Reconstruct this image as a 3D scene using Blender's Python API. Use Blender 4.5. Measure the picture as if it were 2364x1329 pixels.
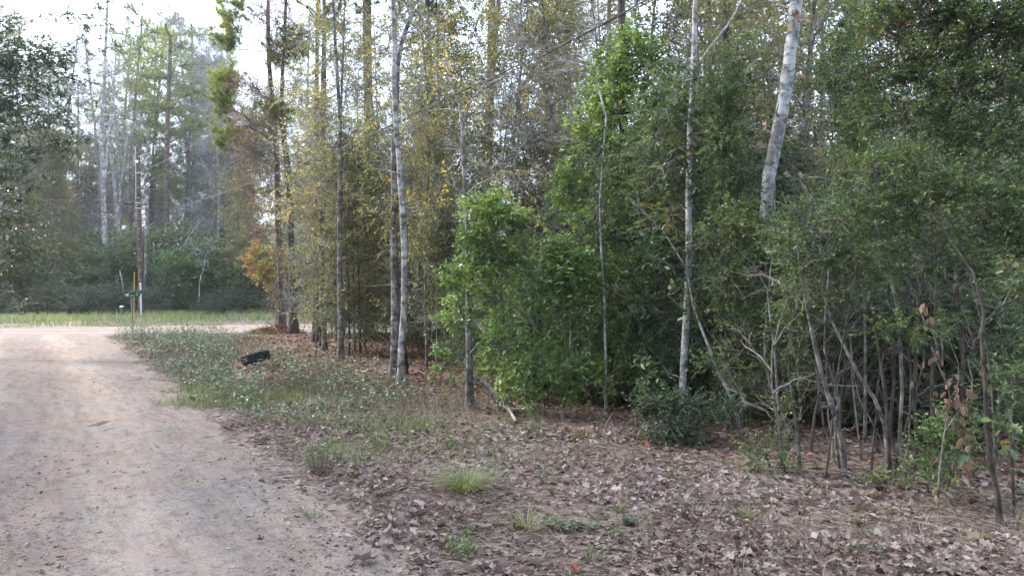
import bpy, math, random
import numpy as np
from mathutils import Vector

random.seed(7)
RNG = np.random.default_rng(11)
S = bpy.context.scene
for o in list(bpy.data.objects):
    bpy.data.objects.remove(o)

# ------------------------------------------------------------------ camera
CAM_H = 1.84
FPX = 1577.0                      # focal length in photograph pixels (2364 wide)
cam = bpy.data.cameras.new('camera')
cam.sensor_width = 36.0
cam.lens = 36.0 * FPX / 2364.0
cam.clip_end = 2000.0
cam.clip_start = 0.05
cam_o = bpy.data.objects.new('camera', cam)
cam_o.location = (0, 0, CAM_H)
cam_o.rotation_euler = (math.radians(90), 0, 0)
S.collection.objects.link(cam_o)
S.camera = cam_o

# ------------------------------------------------------------------ world, sun, exposure
SUN_EL, SUN_AZ = math.radians(34), math.radians(-70)      # azimuth measured from +Y towards +X
world = bpy.data.worlds.new('World')
S.world = world
world.use_nodes = True
wn, wl = world.node_tree.nodes, world.node_tree.links
wn.clear()
w_out = wn.new('ShaderNodeOutputWorld')
w_bg = wn.new('ShaderNodeBackground')
w_sky = wn.new('ShaderNodeTexSky')
w_sky.sky_type = 'NISHITA'
w_sky.sun_disc = False
w_sky.sun_elevation = SUN_EL
w_sky.sun_rotation = SUN_AZ
w_sky.air_density = 1.0
w_sky.dust_density = 3.0
w_mix = wn.new('ShaderNodeMix')
w_mix.data_type = 'RGBA'
w_mix.inputs[0].default_value = 0.6                       # thin bright overcast veil over the blue
w_mix.inputs[7].default_value = (7.6, 8.95, 11.2, 1)
w_bg.inputs[1].default_value = 0.1
wl.new(w_sky.outputs[0], w_mix.inputs[6])
wl.new(w_mix.outputs[2], w_bg.inputs[0])
wl.new(w_bg.outputs[0], w_out.inputs[0])

sun = bpy.data.lights.new('sun', 'SUN')
sun.energy = 1.5
sun.angle = math.radians(16)
sun.color = (1.0, 0.95, 0.88)
sun_o = bpy.data.objects.new('sun', sun)
sd_ = Vector((math.sin(SUN_AZ) * math.cos(SUN_EL), math.cos(SUN_AZ) * math.cos(SUN_EL), math.sin(SUN_EL)))
sun_o.rotation_euler = sd_.to_track_quat('Z', 'Y').to_euler()
sun_o.location = (-20, 10, 30)
S.collection.objects.link(sun_o)

S.view_settings.view_transform = 'Standard'
S.view_settings.look = 'None'
S.view_settings.exposure = 2.15
S.view_settings.gamma = 1.0
S.view_settings.use_curve_mapping = False
S.render.engine = 'CYCLES'
S.cycles.use_adaptive_sampling = False
S.cycles.use_denoising = True
S.cycles.denoiser = 'OPENIMAGEDENOISE'
S.cycles.denoising_input_passes = 'RGB_ALBEDO_NORMAL'
S.cycles.denoising_prefilter = 'ACCURATE'
S.render.filter_size = 1.25
S.cycles.max_bounces = 6
S.cycles.diffuse_bounces = 4
S.cycles.glossy_bounces = 2
S.cycles.transmission_bounces = 3
S.cycles.transparent_max_bounces = 4
S.cycles.caustics_reflective = False
S.cycles.caustics_refractive = False

HAZE = 0.00045
# ------------------------------------------------------------------ small maths helpers
def nrm(v):
    return v / np.maximum(np.linalg.norm(v, axis=-1, keepdims=True), 1e-9)

def hash2(ix, iy, seed):
    h = (ix.astype(np.int64) * 374761393 + iy.astype(np.int64) * 668265263 + seed * 974634777) & 0x7fffffff
    h = ((h ^ (h >> 13)) * 1274126177) & 0x7fffffff
    h = h ^ (h >> 16)
    return (h & 0xffff) / 65535.0

def vnoise(x, y, seed=0):
    x = np.asarray(x, float); y = np.asarray(y, float)
    ix, iy = np.floor(x), np.floor(y)
    fx, fy = x - ix, y - iy
    fx, fy = fx * fx * (3 - 2 * fx), fy * fy * (3 - 2 * fy)
    a = hash2(ix, iy, seed); b = hash2(ix + 1, iy, seed)
    c = hash2(ix, iy + 1, seed); d = hash2(ix + 1, iy + 1, seed)
    return (a + (b - a) * fx) * (1 - fy) + (c + (d - c) * fx) * fy

def fbm(x, y, seed=0, octs=3):
    t = 0; a = 0.5; s = 0
    for i in range(octs):
        t = t + a * vnoise(np.asarray(x) * 2 ** i, np.asarray(y) * 2 ** i, seed + i * 17); s += a; a *= 0.5
    return t / s

def smooth(a, b, x):
    t = np.clip((np.asarray(x, float) - a) / (b - a), 0, 1)
    return t * t * (3 - 2 * t)

# road outline in plan, metres (x right, y away from the camera)
_EY = np.array([-60, -10, 4.36, 6.8, 8.6, 12.3, 18.6, 24.0, 60])
_EX = np.array([44.3, 9.4, -0.54, -2.36, -3.56, -6.1, -10.4, -14.2, -39.4])
def road_edge(y):
    return np.interp(y, _EY, _EX)
def cross_near(x):
    return 27.6 + 0.10 * (np.asarray(x) + 12)
def cross_far(x):
    x = np.asarray(x, float)
    return np.where(x < -12, 34.5 + 0.30 * (x + 12) * np.where(x < -30, 0.5, 1) + np.where(x < -30, -2.7, 0), 34.5 + 0.13 * (x + 12))
def road_sd(x, y):
    """metres inside the dirt road (negative outside), both roads"""
    e = road_edge(y)
    m = np.minimum(e - x, x - (e - 5.6)) * 0.82
    c = np.minimum(y - cross_near(x), cross_far(x) - y)
    k = 1.6
    h = np.clip(0.5 + 0.5 * (m - c) / k, 0, 1)
    return c * (1 - h) + m * h + k * h * (1 - h)

def ground_z(x, y):
    x = np.asarray(x, float); y = np.asarray(y, float)
    sd = road_sd(x, y)
    off = smooth(0.3, -2.5, sd)
    z = (fbm(x * 0.33, y * 0.33, 3) - 0.5) * 0.16 * off
    z = z + (vnoise(x * 0.09, y * 0.09, 9) - 0.5) * 0.16 * off * smooth(6, 14, y)
    z = z + 0.45 * np.exp(-((x - 9.5) ** 2 / 9 + (y - 15) ** 2 / 12))          # leafy mound in the wood
    z = z + 0.05 * smooth(40, 70, y) * 12 * 0.9                                 # land rises beyond the cross road
    z = z + 3.0 * smooth(80, 300, y)
    return z

def W(px, py, d):
    """point seen at photo pixel (px,py) at depth d, for laying out by survey"""
    return np.array([(px - 1182.0) / FPX * d, d, CAM_H - (py - 664.5) / FPX * d])

# ------------------------------------------------------------------ mesh collector
class MB:
    def __init__(self):
        self.v = []; self.q = []; self.t = []; self.qt = []; self.tt = []; self.n = 0
    def add(self, v, faces, tone=None):
        v = np.asarray(v, float).reshape(-1, 3)
        faces = np.asarray(faces, int)
        if faces.size == 0:
            return
        f = faces + self.n
        if tone is None:
            tone = np.full(len(f), 0.5)
        tone = np.broadcast_to(np.asarray(tone, float), (len(f),))
        if f.shape[1] == 4:
            self.q.append(f); self.qt.append(tone)
        else:
            self.t.append(f); self.tt.append(tone)
        self.v.append(v); self.n += len(v)
    def mesh(self, name, mat, smoothed=False):
        me = bpy.data.meshes.new(name)
        if self.n:
            v = np.concatenate(self.v)
            q = np.concatenate(self.q) if self.q else np.zeros((0, 4), int)
            t = np.concatenate(self.t) if self.t else np.zeros((0, 3), int)
            loops = np.concatenate([q.ravel(), t.ravel()])
            tot = np.concatenate([np.full(len(q), 4), np.full(len(t), 3)])
            start = np.concatenate([[0], np.cumsum(tot)[:-1]])
            me.vertices.add(len(v)); me.vertices.foreach_set('co', v.astype(np.float32).ravel())
            me.loops.add(len(loops)); me.loops.foreach_set('vertex_index', loops.astype(np.int32))
            me.polygons.add(len(tot)); me.polygons.foreach_set('loop_start', start.astype(np.int32))
            me.polygons.foreach_set('loop_total', tot.astype(np.int32))
            if smoothed:
                me.polygons.foreach_set('use_smooth', np.ones(len(tot), bool))
            a = me.attributes.new('tone', 'FLOAT', 'FACE')
            tone = np.concatenate((self.qt if self.qt else []) + (self.tt if self.tt else []))
            a.data.foreach_set('value', tone.astype(np.float32))
            me.update(calc_edges=True)
        if mat:
            me.materials.append(mat)
        return me
    def obj(self, name, mat, parent=None, smoothed=False, **props):
        return link(name, self.mesh(name, mat, smoothed), parent, **props)

def link(name, data, parent=None, loc=None, **props):
    o = bpy.data.objects.new(name, data)
    S.collection.objects.link(o)
    if loc is not None:
        o.location = loc
    if parent is not None:
        o.parent = parent
    for k, v in props.items():
        if v is not None:
            o[k] = v
    return o

def thing(name, label, cat, loc=(0, 0, 0), group=None):
    return link(name, None, None, tuple(float(a) for a in loc), label=label, category=cat, group=group)

def copy_tree(src, loc, rz=0.0, sc=1.0, label=None, group=None, tilt=(0, 0)):
    r = src.copy(); S.collection.objects.link(r)
    r.location = loc; r.rotation_euler = (tilt[0], tilt[1], rz); r.scale = (sc, sc, sc)
    if label: r['label'] = label
    if group: r['group'] = group
    for ch in src.children:
        c = ch.copy(); S.collection.objects.link(c); c.parent = r
        for g in ch.children:
            d = g.copy(); S.collection.objects.link(d); d.parent = c
    return r

def tubes(P, R, sides):
    """P (n,k,3) centre lines, R (n,k) radii -> verts, quads"""
    P = np.asarray(P, float); R = np.asarray(R, float)
    n, k, _ = P.shape
    T = np.empty_like(P)
    T[:, 1:-1] = P[:, 2:] - P[:, :-2]
    T[:, 0] = P[:, 1] - P[:, 0]
    T[:, -1] = P[:, -1] - P[:, -2]
    T = nrm(T)
    mean = nrm(P[:, -1] - P[:, 0])
    ref = np.where(np.abs(mean[:, 2:3]) > 0.8, np.array([[1.0, 0.13, 0.0]]), np.array([[0.0, 0.0, 1.0]]))
    A = nrm(np.cross(T, ref[:, None, :]))
    B = np.cross(T, A)
    ang = np.arange(sides) * 2 * np.pi / sides
    V = P[:, :, None, :] + R[:, :, None, None] * (np.cos(ang)[None, None, :, None] * A[:, :, None, :] + np.sin(ang)[None, None, :, None] * B[:, :, None, :])
    idx = np.arange(n * k * sides).reshape(n, k, sides)
    a = idx[:, :-1, :]; b = np.roll(a, -1, axis=2); c = idx[:, 1:, :]; d = np.roll(c, -1, axis=2)
    Q = np.stack([a, b, d, c], -1).reshape(-1, 4)
    return V.reshape(-1, 3), Q

def spline(pts, n):
    """Catmull-Rom through pts, n samples"""
    p = np.asarray(pts, float)
    if len(p) == 2:
        t = np.linspace(0, 1, n)[:, None]
        return p[0] * (1 - t) + p[1] * t
    p = np.vstack([2 * p[0] - p[1], p, 2 * p[-1] - p[-2]])
    seg = np.linspace(0, len(p) - 3 - 1e-6, n)
    i = seg.astype(int); t = (seg - i)[:, None]
    a, b, c, d = p[i], p[i + 1], p[i + 2], p[i + 3]
    return 0.5 * (2 * b + (c - a) * t + (2 * a - 5 * b + 4 * c - d) * t ** 2 + (3 * b - a - 3 * c + d) * t ** 3)

# leaf outlines: u along, v across, h out of plane
def _fan(outline):
    v = np.array([(0.5, 0, 0.0)] + outline, float)
    m = len(outline)
    return v, np.array([(0, 1 + i, 1 + (i + 1) % m) for i in range(m)])
LEAF = {}
LEAF['diamond'] = (np.array([(0, 0, 0), (.45, .5, .12), (1, 0, -.05), (.45, -.5, .12)], float), np.array([(0, 2, 1), (0, 3, 2)]))
LEAF['oval'] = (np.array([(0, 0, 0), (.3, .42, .12), (.7, .4, .1), (1, 0, -.08), (.7, -.4, .1), (.3, -.42, .12)], float), np.array([(0, 3, 2, 1), (0, 5, 4, 3)]))
LEAF['oak'] = _fan([(0, 0, 0), (.22, .16, .05), (.3, .42, .16), (.42, .2, .04), (.62, .5, .18), (.72, .2, .05), (.86, .3, .1), (1, 0, -.12),
                    (.84, -.32, .12), (.72, -.2, .04), (.6, -.5, .2), (.44, -.2, .03), (.3, -.44, .14), (.2, -.15, .04)])
LEAF['star'] = _fan([(0, 0, 0), (.02, .3, .1), (.22, .62, .3), (.38, .28, .04), (.72, .56, .22), (.68, .2, .02), (1.05, 0, .18),
                     (.68, -.2, .04), (.74, -.56, .12), (.38, -.26, .02), (.2, -.6, .22), (.03, -.3, .08)])
LEAF['curl'] = _fan([(0, 0, 0), (.1, .3, .34), (.4, .46, .5), (.62, .3, .2), (.75, .4, .45), (1, 0, .3), (.78, -.42, .4), (.6, -.3, .15), (.4, -.48, .44), (.08, -.3, .3)])
LEAF['ragged'] = _fan([(0, 0, 0), (.16, .12, .02), (.28, .5, .34), (.44, .18, .02), (.68, .46, .3), (1, .02, .15), (.64, -.46, .32), (.45, -.16, .0), (.27, -.48, .3), (.17, -.12, .04)])
LEAF['fold'] = (np.array([(0, 0, 0), (.22, .34, .36), (.6, .4, .5), (1, .02, .3), (.62, -.36, .55), (.24, -.36, .4), (.3, 0, -.12), (.65, 0, -.1)], float),
                np.array([(0, 6, 1), (6, 7, 2), (6, 2, 1), (7, 3, 2), (0, 5, 6), (5, 4, 7), (5, 7, 6), (4, 3, 7)]))
def _fine_leaf(seed, lobes, depth, curl):
    """a large leaf with teeth, a curled blade and veins: three rings round the midrib"""
    r = np.random.default_rng(seed); n = 30
    a = np.linspace(0, 2 * np.pi, n, endpoint=False)
    rad = 1 - depth * (.5 - .5 * np.cos(a * lobes)) + r.normal(size=n) * .05
    v = [(.5, 0, -.05)]
    for k in (.45, .8, 1.0):
        x = .5 + .5 * k * rad * np.cos(a + np.pi); y = .5 * k * rad * np.sin(a + np.pi)
        h = curl * (np.abs(y) * 1.3) ** 1.5 + .1 * np.sin(x * 7) * k + r.normal(size=n) * .025 * k
        v += list(zip(x, y, h))
    f = [(0, 1 + i, 1 + (i + 1) % n) for i in range(n)]
    for q in (0, 1):
        for i in range(n):
            A, B = 1 + q * n + i, 1 + q * n + (i + 1) % n
            f += [(A, A + n, B), (B, A + n, B + n)]
    return np.array(v), np.array(f)
LEAF['big_curl'] = _fine_leaf(3, 7, .3, .9)
LEAF['big_star'] = _fine_leaf(5, 5, .5, .4)
LEAF['blade'] = (np.array([(0, .5, 0), (0, -.5, 0), (1, 0, 0)], float), np.array([(0, 1, 2)]))
LEAF['grass'] = (np.array([(0, .5, 0), (0, -.5, 0), (.55, -.4, 0), (.55, .4, 0), (1, 0, -.0)], float), None)

def leaves(mb, base, dirs, up, L, Wd, shape, tone, curl=None):
    v, f = LEAF[shape]
    n = len(base)
    if n == 0: return
    dirs = nrm(dirs)
    side = nrm(np.cross(up, dirs))
    nn = np.cross(dirs, side)
    L = np.broadcast_to(L, (n,)); Wd = np.broadcast_to(Wd, (n,))
    h = v[None, :, 2] * (np.ones((n, 1)) if curl is None else np.broadcast_to(curl, (n,))[:, None])
    V = base[:, None, :] + dirs[:, None, :] * (v[None, :, 0] * L[:, None])[..., None] \
        + side[:, None, :] * (v[None, :, 1] * Wd[:, None])[..., None] + nn[:, None, :] * (h * Wd[:, None])[..., None]
    m = len(v)
    F = (f[None] + (np.arange(n) * m)[:, None, None]).reshape(-1, f.shape[1])
    mb.add(V, F, np.repeat(np.clip(tone, 0, 1), len(f)))

def blades(mb, base, dirs, L, Wd, tone, bend=0.35, bdir=None):
    """two-segment bending grass blades"""
    n = len(base)
    dirs = nrm(dirs)
    if bdir is None:
        a = RNG.uniform(0, 2 * np.pi, n); bdir = np.stack([np.cos(a), np.sin(a), np.zeros(n)], 1)
    side = nrm(np.cross(dirs, bdir + 1e-4))
    L = np.broadcast_to(L, (n,))[:, None]; Wd = np.broadcast_to(Wd, (n,))[:, None]
    mid = base + dirs * L * 0.55 + bdir * L * bend * 0.3
    tip = base + dirs * L * 0.9 + bdir * L * bend - np.array([0, 0, 1.0]) * L * bend * 0.25
    V = np.stack([base + side * Wd * .5, base - side * Wd * .5, mid - side * Wd * .4, mid + side * Wd * .4, tip], 1)
    k = (np.arange(n) * 5)[:, None]
    q = k + np.array([[0, 1, 2, 3]]); t = k + np.array([[3, 2, 4]])
    n0 = mb.n
    mb.add(V, q, tone)
    mb.t.append(t + n0); mb.tt.append(np.broadcast_to(np.asarray(tone, float), (n,)))

# ------------------------------------------------------------------ materials
def ramp_node(nt, stops):
    r = nt.nodes.new('ShaderNodeValToRGB')
    el = r.color_ramp.elements
    while len(el) > 1: el.remove(el[-1])
    el[0].position = stops[0][0]; el[0].color = (*stops[0][1], 1)
    for p, c in stops[1:]:
        e = el.new(p); e.color = (*c, 1)
    return r

def new_mat(name):
    m = bpy.data.materials.new(name); m.use_nodes = True
    nt = m.node_tree; nt.nodes.clear()
    out = nt.nodes.new('ShaderNodeOutputMaterial')
    b = nt.nodes.new('ShaderNodeBsdfPrincipled')
    return m, nt, out, b

def leaf_mat(name, stops, rough=0.5, transl=0.3, spec=0.5, jitter=0.18, tint=(1.5, 1.35, 0.7)):
    m, nt, out, b = new_mat(name)
    at = nt.nodes.new('ShaderNodeAttribute'); at.attribute_name = 'tone'
    oi = nt.nodes.new('ShaderNodeObjectInfo')
    ma = nt.nodes.new('ShaderNodeMath'); ma.operation = 'MULTIPLY_ADD'
    ma.inputs[1].default_value = jitter; ma.inputs[2].default_value = -jitter / 2
    nt.links.new(oi.outputs['Random'], ma.inputs[0])
    ad = nt.nodes.new('ShaderNodeMath'); ad.operation = 'ADD'
    nt.links.new(at.outputs['Fac'], ad.inputs[0]); nt.links.new(ma.outputs[0], ad.inputs[1])
    r = ramp_node(nt, stops)
    nt.links.new(ad.outputs[0], r.inputs[0])
    nt.links.new(r.outputs[0], b.inputs['Base Color'])
    b.inputs['Roughness'].default_value = rough
    b.inputs['Specular IOR Level'].default_value = spec
    if transl > 0:
        tr = nt.nodes.new('ShaderNodeBsdfTranslucent')
        g = nt.nodes.new('ShaderNodeMix'); g.data_type = 'RGBA'; g.blend_type = 'MULTIPLY'
        g.inputs[0].default_value = 1.0; g.inputs[7].default_value = (*tint, 1)
        nt.links.new(r.outputs[0], g.inputs[6]); nt.links.new(g.outputs[2], tr.inputs[0])
        mx = nt.nodes.new('ShaderNodeMixShader'); mx.inputs[0].default_value = transl
        nt.links.new(b.outputs[0], mx.inputs[1]); nt.links.new(tr.outputs[0], mx.inputs[2])
        nt.links.new(mx.outputs[0], out.inputs[0])
    else:
        nt.links.new(b.outputs[0], out.inputs[0])
    return m

def bark_mat(name, dark, mid, light, scale=7.0, stretch=0.25, bump=0.5, patch=2.5, light_at=0.6):
    m, nt, out, b = new_mat(name)
    tc = nt.nodes.new('ShaderNodeTexCoord')
    mp = nt.nodes.new('ShaderNodeMapping'); mp.inputs['Scale'].default_value = (1, 1, stretch)
    nt.links.new(tc.outputs['Object'], mp.inputs[0])
    n1 = nt.nodes.new('ShaderNodeTexNoise'); n1.inputs['Scale'].default_value = scale * 3; n1.inputs['Detail'].default_value = 5
    nt.links.new(mp.outputs[0], n1.inputs['Vector'])
    r1 = ramp_node(nt, [(0.34, dark), (0.58, mid)])
    nt.links.new(n1.outputs[0], r1.inputs[0])
    n2 = nt.nodes.new('ShaderNodeTexNoise'); n2.inputs['Scale'].default_value = patch; n2.inputs['Detail'].default_value = 6
    n2.inputs['Roughness'].default_value = 0.65
    nt.links.new(tc.outputs['Object'], n2.inputs['Vector'])
    r2 = ramp_node(nt, [(light_at - 0.08, (0, 0, 0)), (light_at + 0.06, (1, 1, 1))])
    nt.links.new(n2.outputs[0], r2.inputs[0])
    mx = nt.nodes.new('ShaderNodeMix'); mx.data_type = 'RGBA'
    mx.inputs[7].default_value = (*light, 1)
    nt.links.new(r2.outputs[0], mx.inputs[0]); nt.links.new(r1.outputs[0], mx.inputs[6])
    n3 = nt.nodes.new('ShaderNodeTexNoise'); n3.inputs['Scale'].default_value = patch * 2.2; n3.inputs['Detail'].default_value = 7; n3.inputs['Roughness'].default_value = .7
    mp3 = nt.nodes.new('ShaderNodeMapping'); mp3.inputs['Scale'].default_value = (1, 1, 1.6); mp3.inputs['Location'].default_value = (7.3, 2.1, 4.4)
    nt.links.new(tc.outputs['Object'], mp3.inputs[0]); nt.links.new(mp3.outputs[0], n3.inputs['Vector'])
    r3 = ramp_node(nt, [(.40, (.35, .33, .31)), (.5, (1, 1, 1)), (.62, (1.15, 1.15, 1.15))])
    nt.links.new(n3.outputs[0], r3.inputs[0])
    m3 = nt.nodes.new('ShaderNodeMix'); m3.data_type = 'RGBA'; m3.blend_type = 'MULTIPLY'; m3.inputs[0].default_value = 1
    nt.links.new(mx.outputs[2], m3.inputs[6]); nt.links.new(r3.outputs[0], m3.inputs[7])
    nt.links.new(m3.outputs[2], b.inputs['Base Color'])
    b.inputs['Roughness'].default_value = 0.85
    bp = nt.nodes.new('ShaderNodeBump'); bp.inputs['Strength'].default_value = bump; bp.inputs['Distance'].default_value = 0.02
    nt.links.new(n1.outputs[0], bp.inputs['Height']); nt.links.new(bp.outputs[0], b.inputs['Normal'])
    nt.links.new(b.outputs[0], out.inputs[0])
    return m

def plain_mat(name, col, rough=0.6, metal=0.0, var=0.12, scale=12.0, bump=0.1):
    m, nt, out, b = new_mat(name)
    tc = nt.nodes.new('ShaderNodeTexCoord')
    n1 = nt.nodes.new('ShaderNodeTexNoise'); n1.inputs['Scale'].default_value = scale; n1.inputs['Detail'].default_value = 4
    nt.links.new(tc.outputs['Object'], n1.inputs['Vector'])
    lo = tuple(max(0, c * (1 - var * 2)) for c in col); hi = tuple(min(1, c * (1 + var)) for c in col)
    r = ramp_node(nt, [(0.3, lo), (0.7, hi)])
    nt.links.new(n1.outputs[0], r.inputs[0]); nt.links.new(r.outputs[0], b.inputs['Base Color'])
    b.inputs['Roughness'].default_value = rough; b.inputs['Metallic'].default_value = metal
    bp = nt.nodes.new('ShaderNodeBump'); bp.inputs['Strength'].default_value = bump; bp.inputs['Distance'].default_value = 0.01
    nt.links.new(n1.outputs[0], bp.inputs['Height']); nt.links.new(bp.outputs[0], b.inputs['Normal'])
    nt.links.new(b.outputs[0], out.inputs[0])
    return m

M = {}
# evergreen leaves
M['bright'] = leaf_mat('bright_evergreen_leaf', [(0, (.045, .09, .03)), (.4, (.10, .185, .052)), (.75, (.165, .275, .08)), (1, (.26, .36, .13))], 0.36, 0.38, 0.5)
M['holly'] = leaf_mat('yaupon_leaf', [(0, (.034, .066, .028)), (.5, (.088, .15, .058)), (.85, (.145, .22, .08)), (1, (.21, .26, .09))], 0.45, 0.3, 0.4)
M['dark'] = leaf_mat('dark_evergreen_leaf', [(0, (.022, .045, .026)), (.6, (.045, .095, .05)), (1, (.085, .14, .06))], 0.4, 0.25, 0.5)
M['olive'] = leaf_mat('olive_leaf', [(0, (.08, .11, .052)), (.5, (.175, .21, .10)), (.8, (.27, .28, .14)), (.96, (.33, .30, .13)), (1, (.40, .28, .07))], 0.42, 0.45)
M['sparse'] = leaf_mat('yellowing_leaf', [(0, (.11, .13, .06)), (.4, (.21, .235, .11)), (.75, (.31, .32, .155)), (.96, (.38, .35, .14)), (1, (.45, .30, .07))], 0.5, 0.52)
M['rust'] = leaf_mat('rusty_dead_leaf', [(0, (.12, .065, .04)), (.5, (.25, .145, .085)), (.85, (.38, .21, .10)), (1, (.45, .24, .08))], 0.6, 0.3, tint=(1.1, 1.0, .9))
M['autumn'] = leaf_mat('autumn_leaf', [(0, (.32, .13, .07)), (.35, (.36, .21, .085)), (.6, (.38, .28, .09)), (.85, (.27, .27, .09)), (1, (.16, .2, .07))], 0.5, 0.4, jitter=0)
M['oakleaf'] = leaf_mat('lobed_leaf', [(0, (.02, .045, .02)), (.6, (.05, .1, .04)), (.85, (.13, .18, .06)), (.95, (.24, .21, .08)), (1, (.24, .13, .06))], 0.45, 0.3, jitter=.05)
M['leftoak'] = leaf_mat('leathery_oak_leaf', [(0, (.045, .08, .06)), (.6, (.09, .14, .085)), (.88, (.09, .1, .035)), (.97, (.17, .15, .04)), (1, (.3, .17, .04))], 0.35, 0.25, 0.6)
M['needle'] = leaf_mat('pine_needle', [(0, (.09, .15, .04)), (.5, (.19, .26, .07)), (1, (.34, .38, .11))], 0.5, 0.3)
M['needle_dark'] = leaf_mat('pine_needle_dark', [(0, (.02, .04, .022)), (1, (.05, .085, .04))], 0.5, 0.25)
M['brownleaf'] = leaf_mat('dead_hanging_leaf', [(0, (.13, .08, .055)), (.6, (.25, .165, .11)), (1, (.40, .29, .2))], 0.6, 0.3, tint=(1.1, 1.0, .9))
M['litter'] = leaf_mat('leaf_litter', [(0, (.04, .028, .024)), (.16, (.115, .075, .057)), (.4, (.19, .14, .115)), (.7, (.265, .212, .186)), (1, (.345, .30, .275))], 0.7, 0.12, 0.3, 0, tint=(1.1, 1.0, .9))
M['rustlitter'] = leaf_mat('pine_straw_litter', [(0, (.07, .03, .018)), (.5, (.2, .09, .045)), (1, (.36, .18, .1))], 0.7, 0.1, 0.3, 0, tint=(1.1, 1.0, .9))
M['bramble'] = leaf_mat('bramble_leaf', [(0, (.03, .055, .028)), (.45, (.095, .15, .08)), (.8, (.16, .225, .13)), (1, (.25, .31, .22))], 0.4, 0.25, 0.6)
M['grass'] = leaf_mat('grass_blade', [(0, (.06, .11, .025)), (.4, (.14, .215, .06)), (.7, (.22, .25, .11)), (1, (.38, .31, .19))], 0.6, 0.3)
M['straw'] = leaf_mat('dry_stalk', [(0, (.09, .065, .055)), (.5, (.2, .15, .12)), (1, (.4, .33, .26))], 0.8, 0.1)
M['weed'] = leaf_mat('weed_leaf', [(0, (.05, .1, .03)), (.6, (.12, .21, .06)), (1, (.3, .33, .08))], 0.5, 0.3)
M['redleaf'] = leaf_mat('dark_red_leaf', [(0, (.16, .03, .022)), (1, (.28, .06, .035))], 0.5, 0.2, tint=(1.1, 1, .9), jitter=0)
M['berry'] = plain_mat('red_berry', (.45, .02, .015), 0.3, var=0.2)
# bark
M['greybark'] = bark_mat('grey_lichen_bark', (.045, .038, .034), (.14, .125, .115), (.34, .34, .33), 8, .35, .5, 3.0, .56)
M['palebark'] = bark_mat('pale_smooth_bark', (.10, .095, .09), (.26, .25, .24), (.45, .45, .445), 7, .6, .4, 3.5, .54)
M['pinebark'] = bark_mat('pine_plate_bark', (.04, .028, .024), (.17, .125, .105), (.26, .22, .2), 5, .22, .9, 2.0, .66)
M['darkbark'] = bark_mat('dark_bark', (.025, .02, .017), (.08, .066, .056), (.24, .23, .21), 7, .3, .6, 3.0, .66)
M['syc'] = bark_mat('mottled_sycamore_bark', (.10, .098, .095), (.19, .195, .2), (.37, .385, .39), 3, .6, .15, 3.2, .52)
M['twig'] = bark_mat('grey_twig', (.07, .058, .05), (.2, .175, .16), (.3, .28, .26), 6, .5, .1)
M['paletwig'] = bark_mat('pale_twig', (.17, .16, .155), (.36, .35, .34), (.46, .45, .44), 6, .5, .1)
M['deadwood'] = bark_mat('weathered_dead_wood', (.15, .13, .115), (.36, .32, .285), (.5, .46, .42), 9, .4, .4)

# ------------------------------------------------------------------ ground and roads
def axis(lo, hi, centre, fine, n):
    """grid axis, fine around centre, stretching outwards"""
    out = [centre]
    s = fine; x = centre
    while x < hi:
        x += s; out.append(min(x, hi))
        if x - centre > n: s *= 1.09
    s = fine; x = centre
    while x > lo:
        x -= s; out.insert(0, max(x, lo))
        if centre - x > n: s *= 1.09
    return np.array(out)

def grid_mesh(xs, ys, zf, mask=None):
    X, Y = np.meshgrid(xs, ys)
    Z = zf(X, Y)
    nx, ny = len(xs), len(ys)
    idx = np.arange(nx * ny).reshape(ny, nx)
    q = np.stack([idx[:-1, :-1], idx[:-1, 1:], idx[1:, 1:], idx[1:, :-1]], -1).reshape(-1, 4)
    v = np.stack([X, Y, Z], -1).reshape(-1, 3)
    if mask is not None:
        k = mask(X, Y).reshape(-1)
        q = q[k[q].any(1)]
        used = np.unique(q); remap = np.full(len(v), -1); remap[used] = np.arange(len(used))
        v = v[used]; q = remap[q]
    mb = MB(); mb.add(v, q)
    return mb

def soil_mat():
    m, nt, out, b = new_mat('forest_floor')
    tc = nt.nodes.new('ShaderNodeTexCoord')
    v1 = nt.nodes.new('ShaderNodeTexVoronoi'); v1.inputs['Scale'].default_value = 14
    nt.links.new(tc.outputs['Object'], v1.inputs['Vector'])
    r1 = ramp_node(nt, [(0, (.045, .033, .028)), (.3, (.115, .085, .07)), (.6, (.18, .142, .122)), (1, (.28, .235, .21))])
    nt.links.new(v1.outputs['Color'], r1.inputs[0])
    n2 = nt.nodes.new('ShaderNodeTexNoise'); n2.inputs['Scale'].default_value = .5; n2.inputs['Detail'].default_value = 6
    nt.links.new(tc.outputs['Object'], n2.inputs['Vector'])
    r2 = ramp_node(nt, [(.4, (.6, .5, .45)), (.6, (1.05, 1, .95))])
    nt.links.new(n2.outputs[0], r2.inputs[0])
    mx = nt.nodes.new('ShaderNodeMix'); mx.data_type = 'RGBA'; mx.blend_type = 'MULTIPLY'; mx.inputs[0].default_value = 1
    nt.links.new(r1.outputs[0], mx.inputs[6]); nt.links.new(r2.outputs[0], mx.inputs[7])
    nt.links.new(mx.outputs[2], b.inputs['Base Color'])
    b.inputs['Roughness'].default_value = .95
    bp = nt.nodes.new('ShaderNodeBump'); bp.inputs['Strength'].default_value = .8; bp.inputs['Distance'].default_value = .03
    nt.links.new(v1.outputs['Distance'], bp.inputs['Height']); nt.links.new(bp.outputs[0], b.inputs['Normal'])
    nt.links.new(b.outputs[0], out.inputs[0])
    return m

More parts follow.
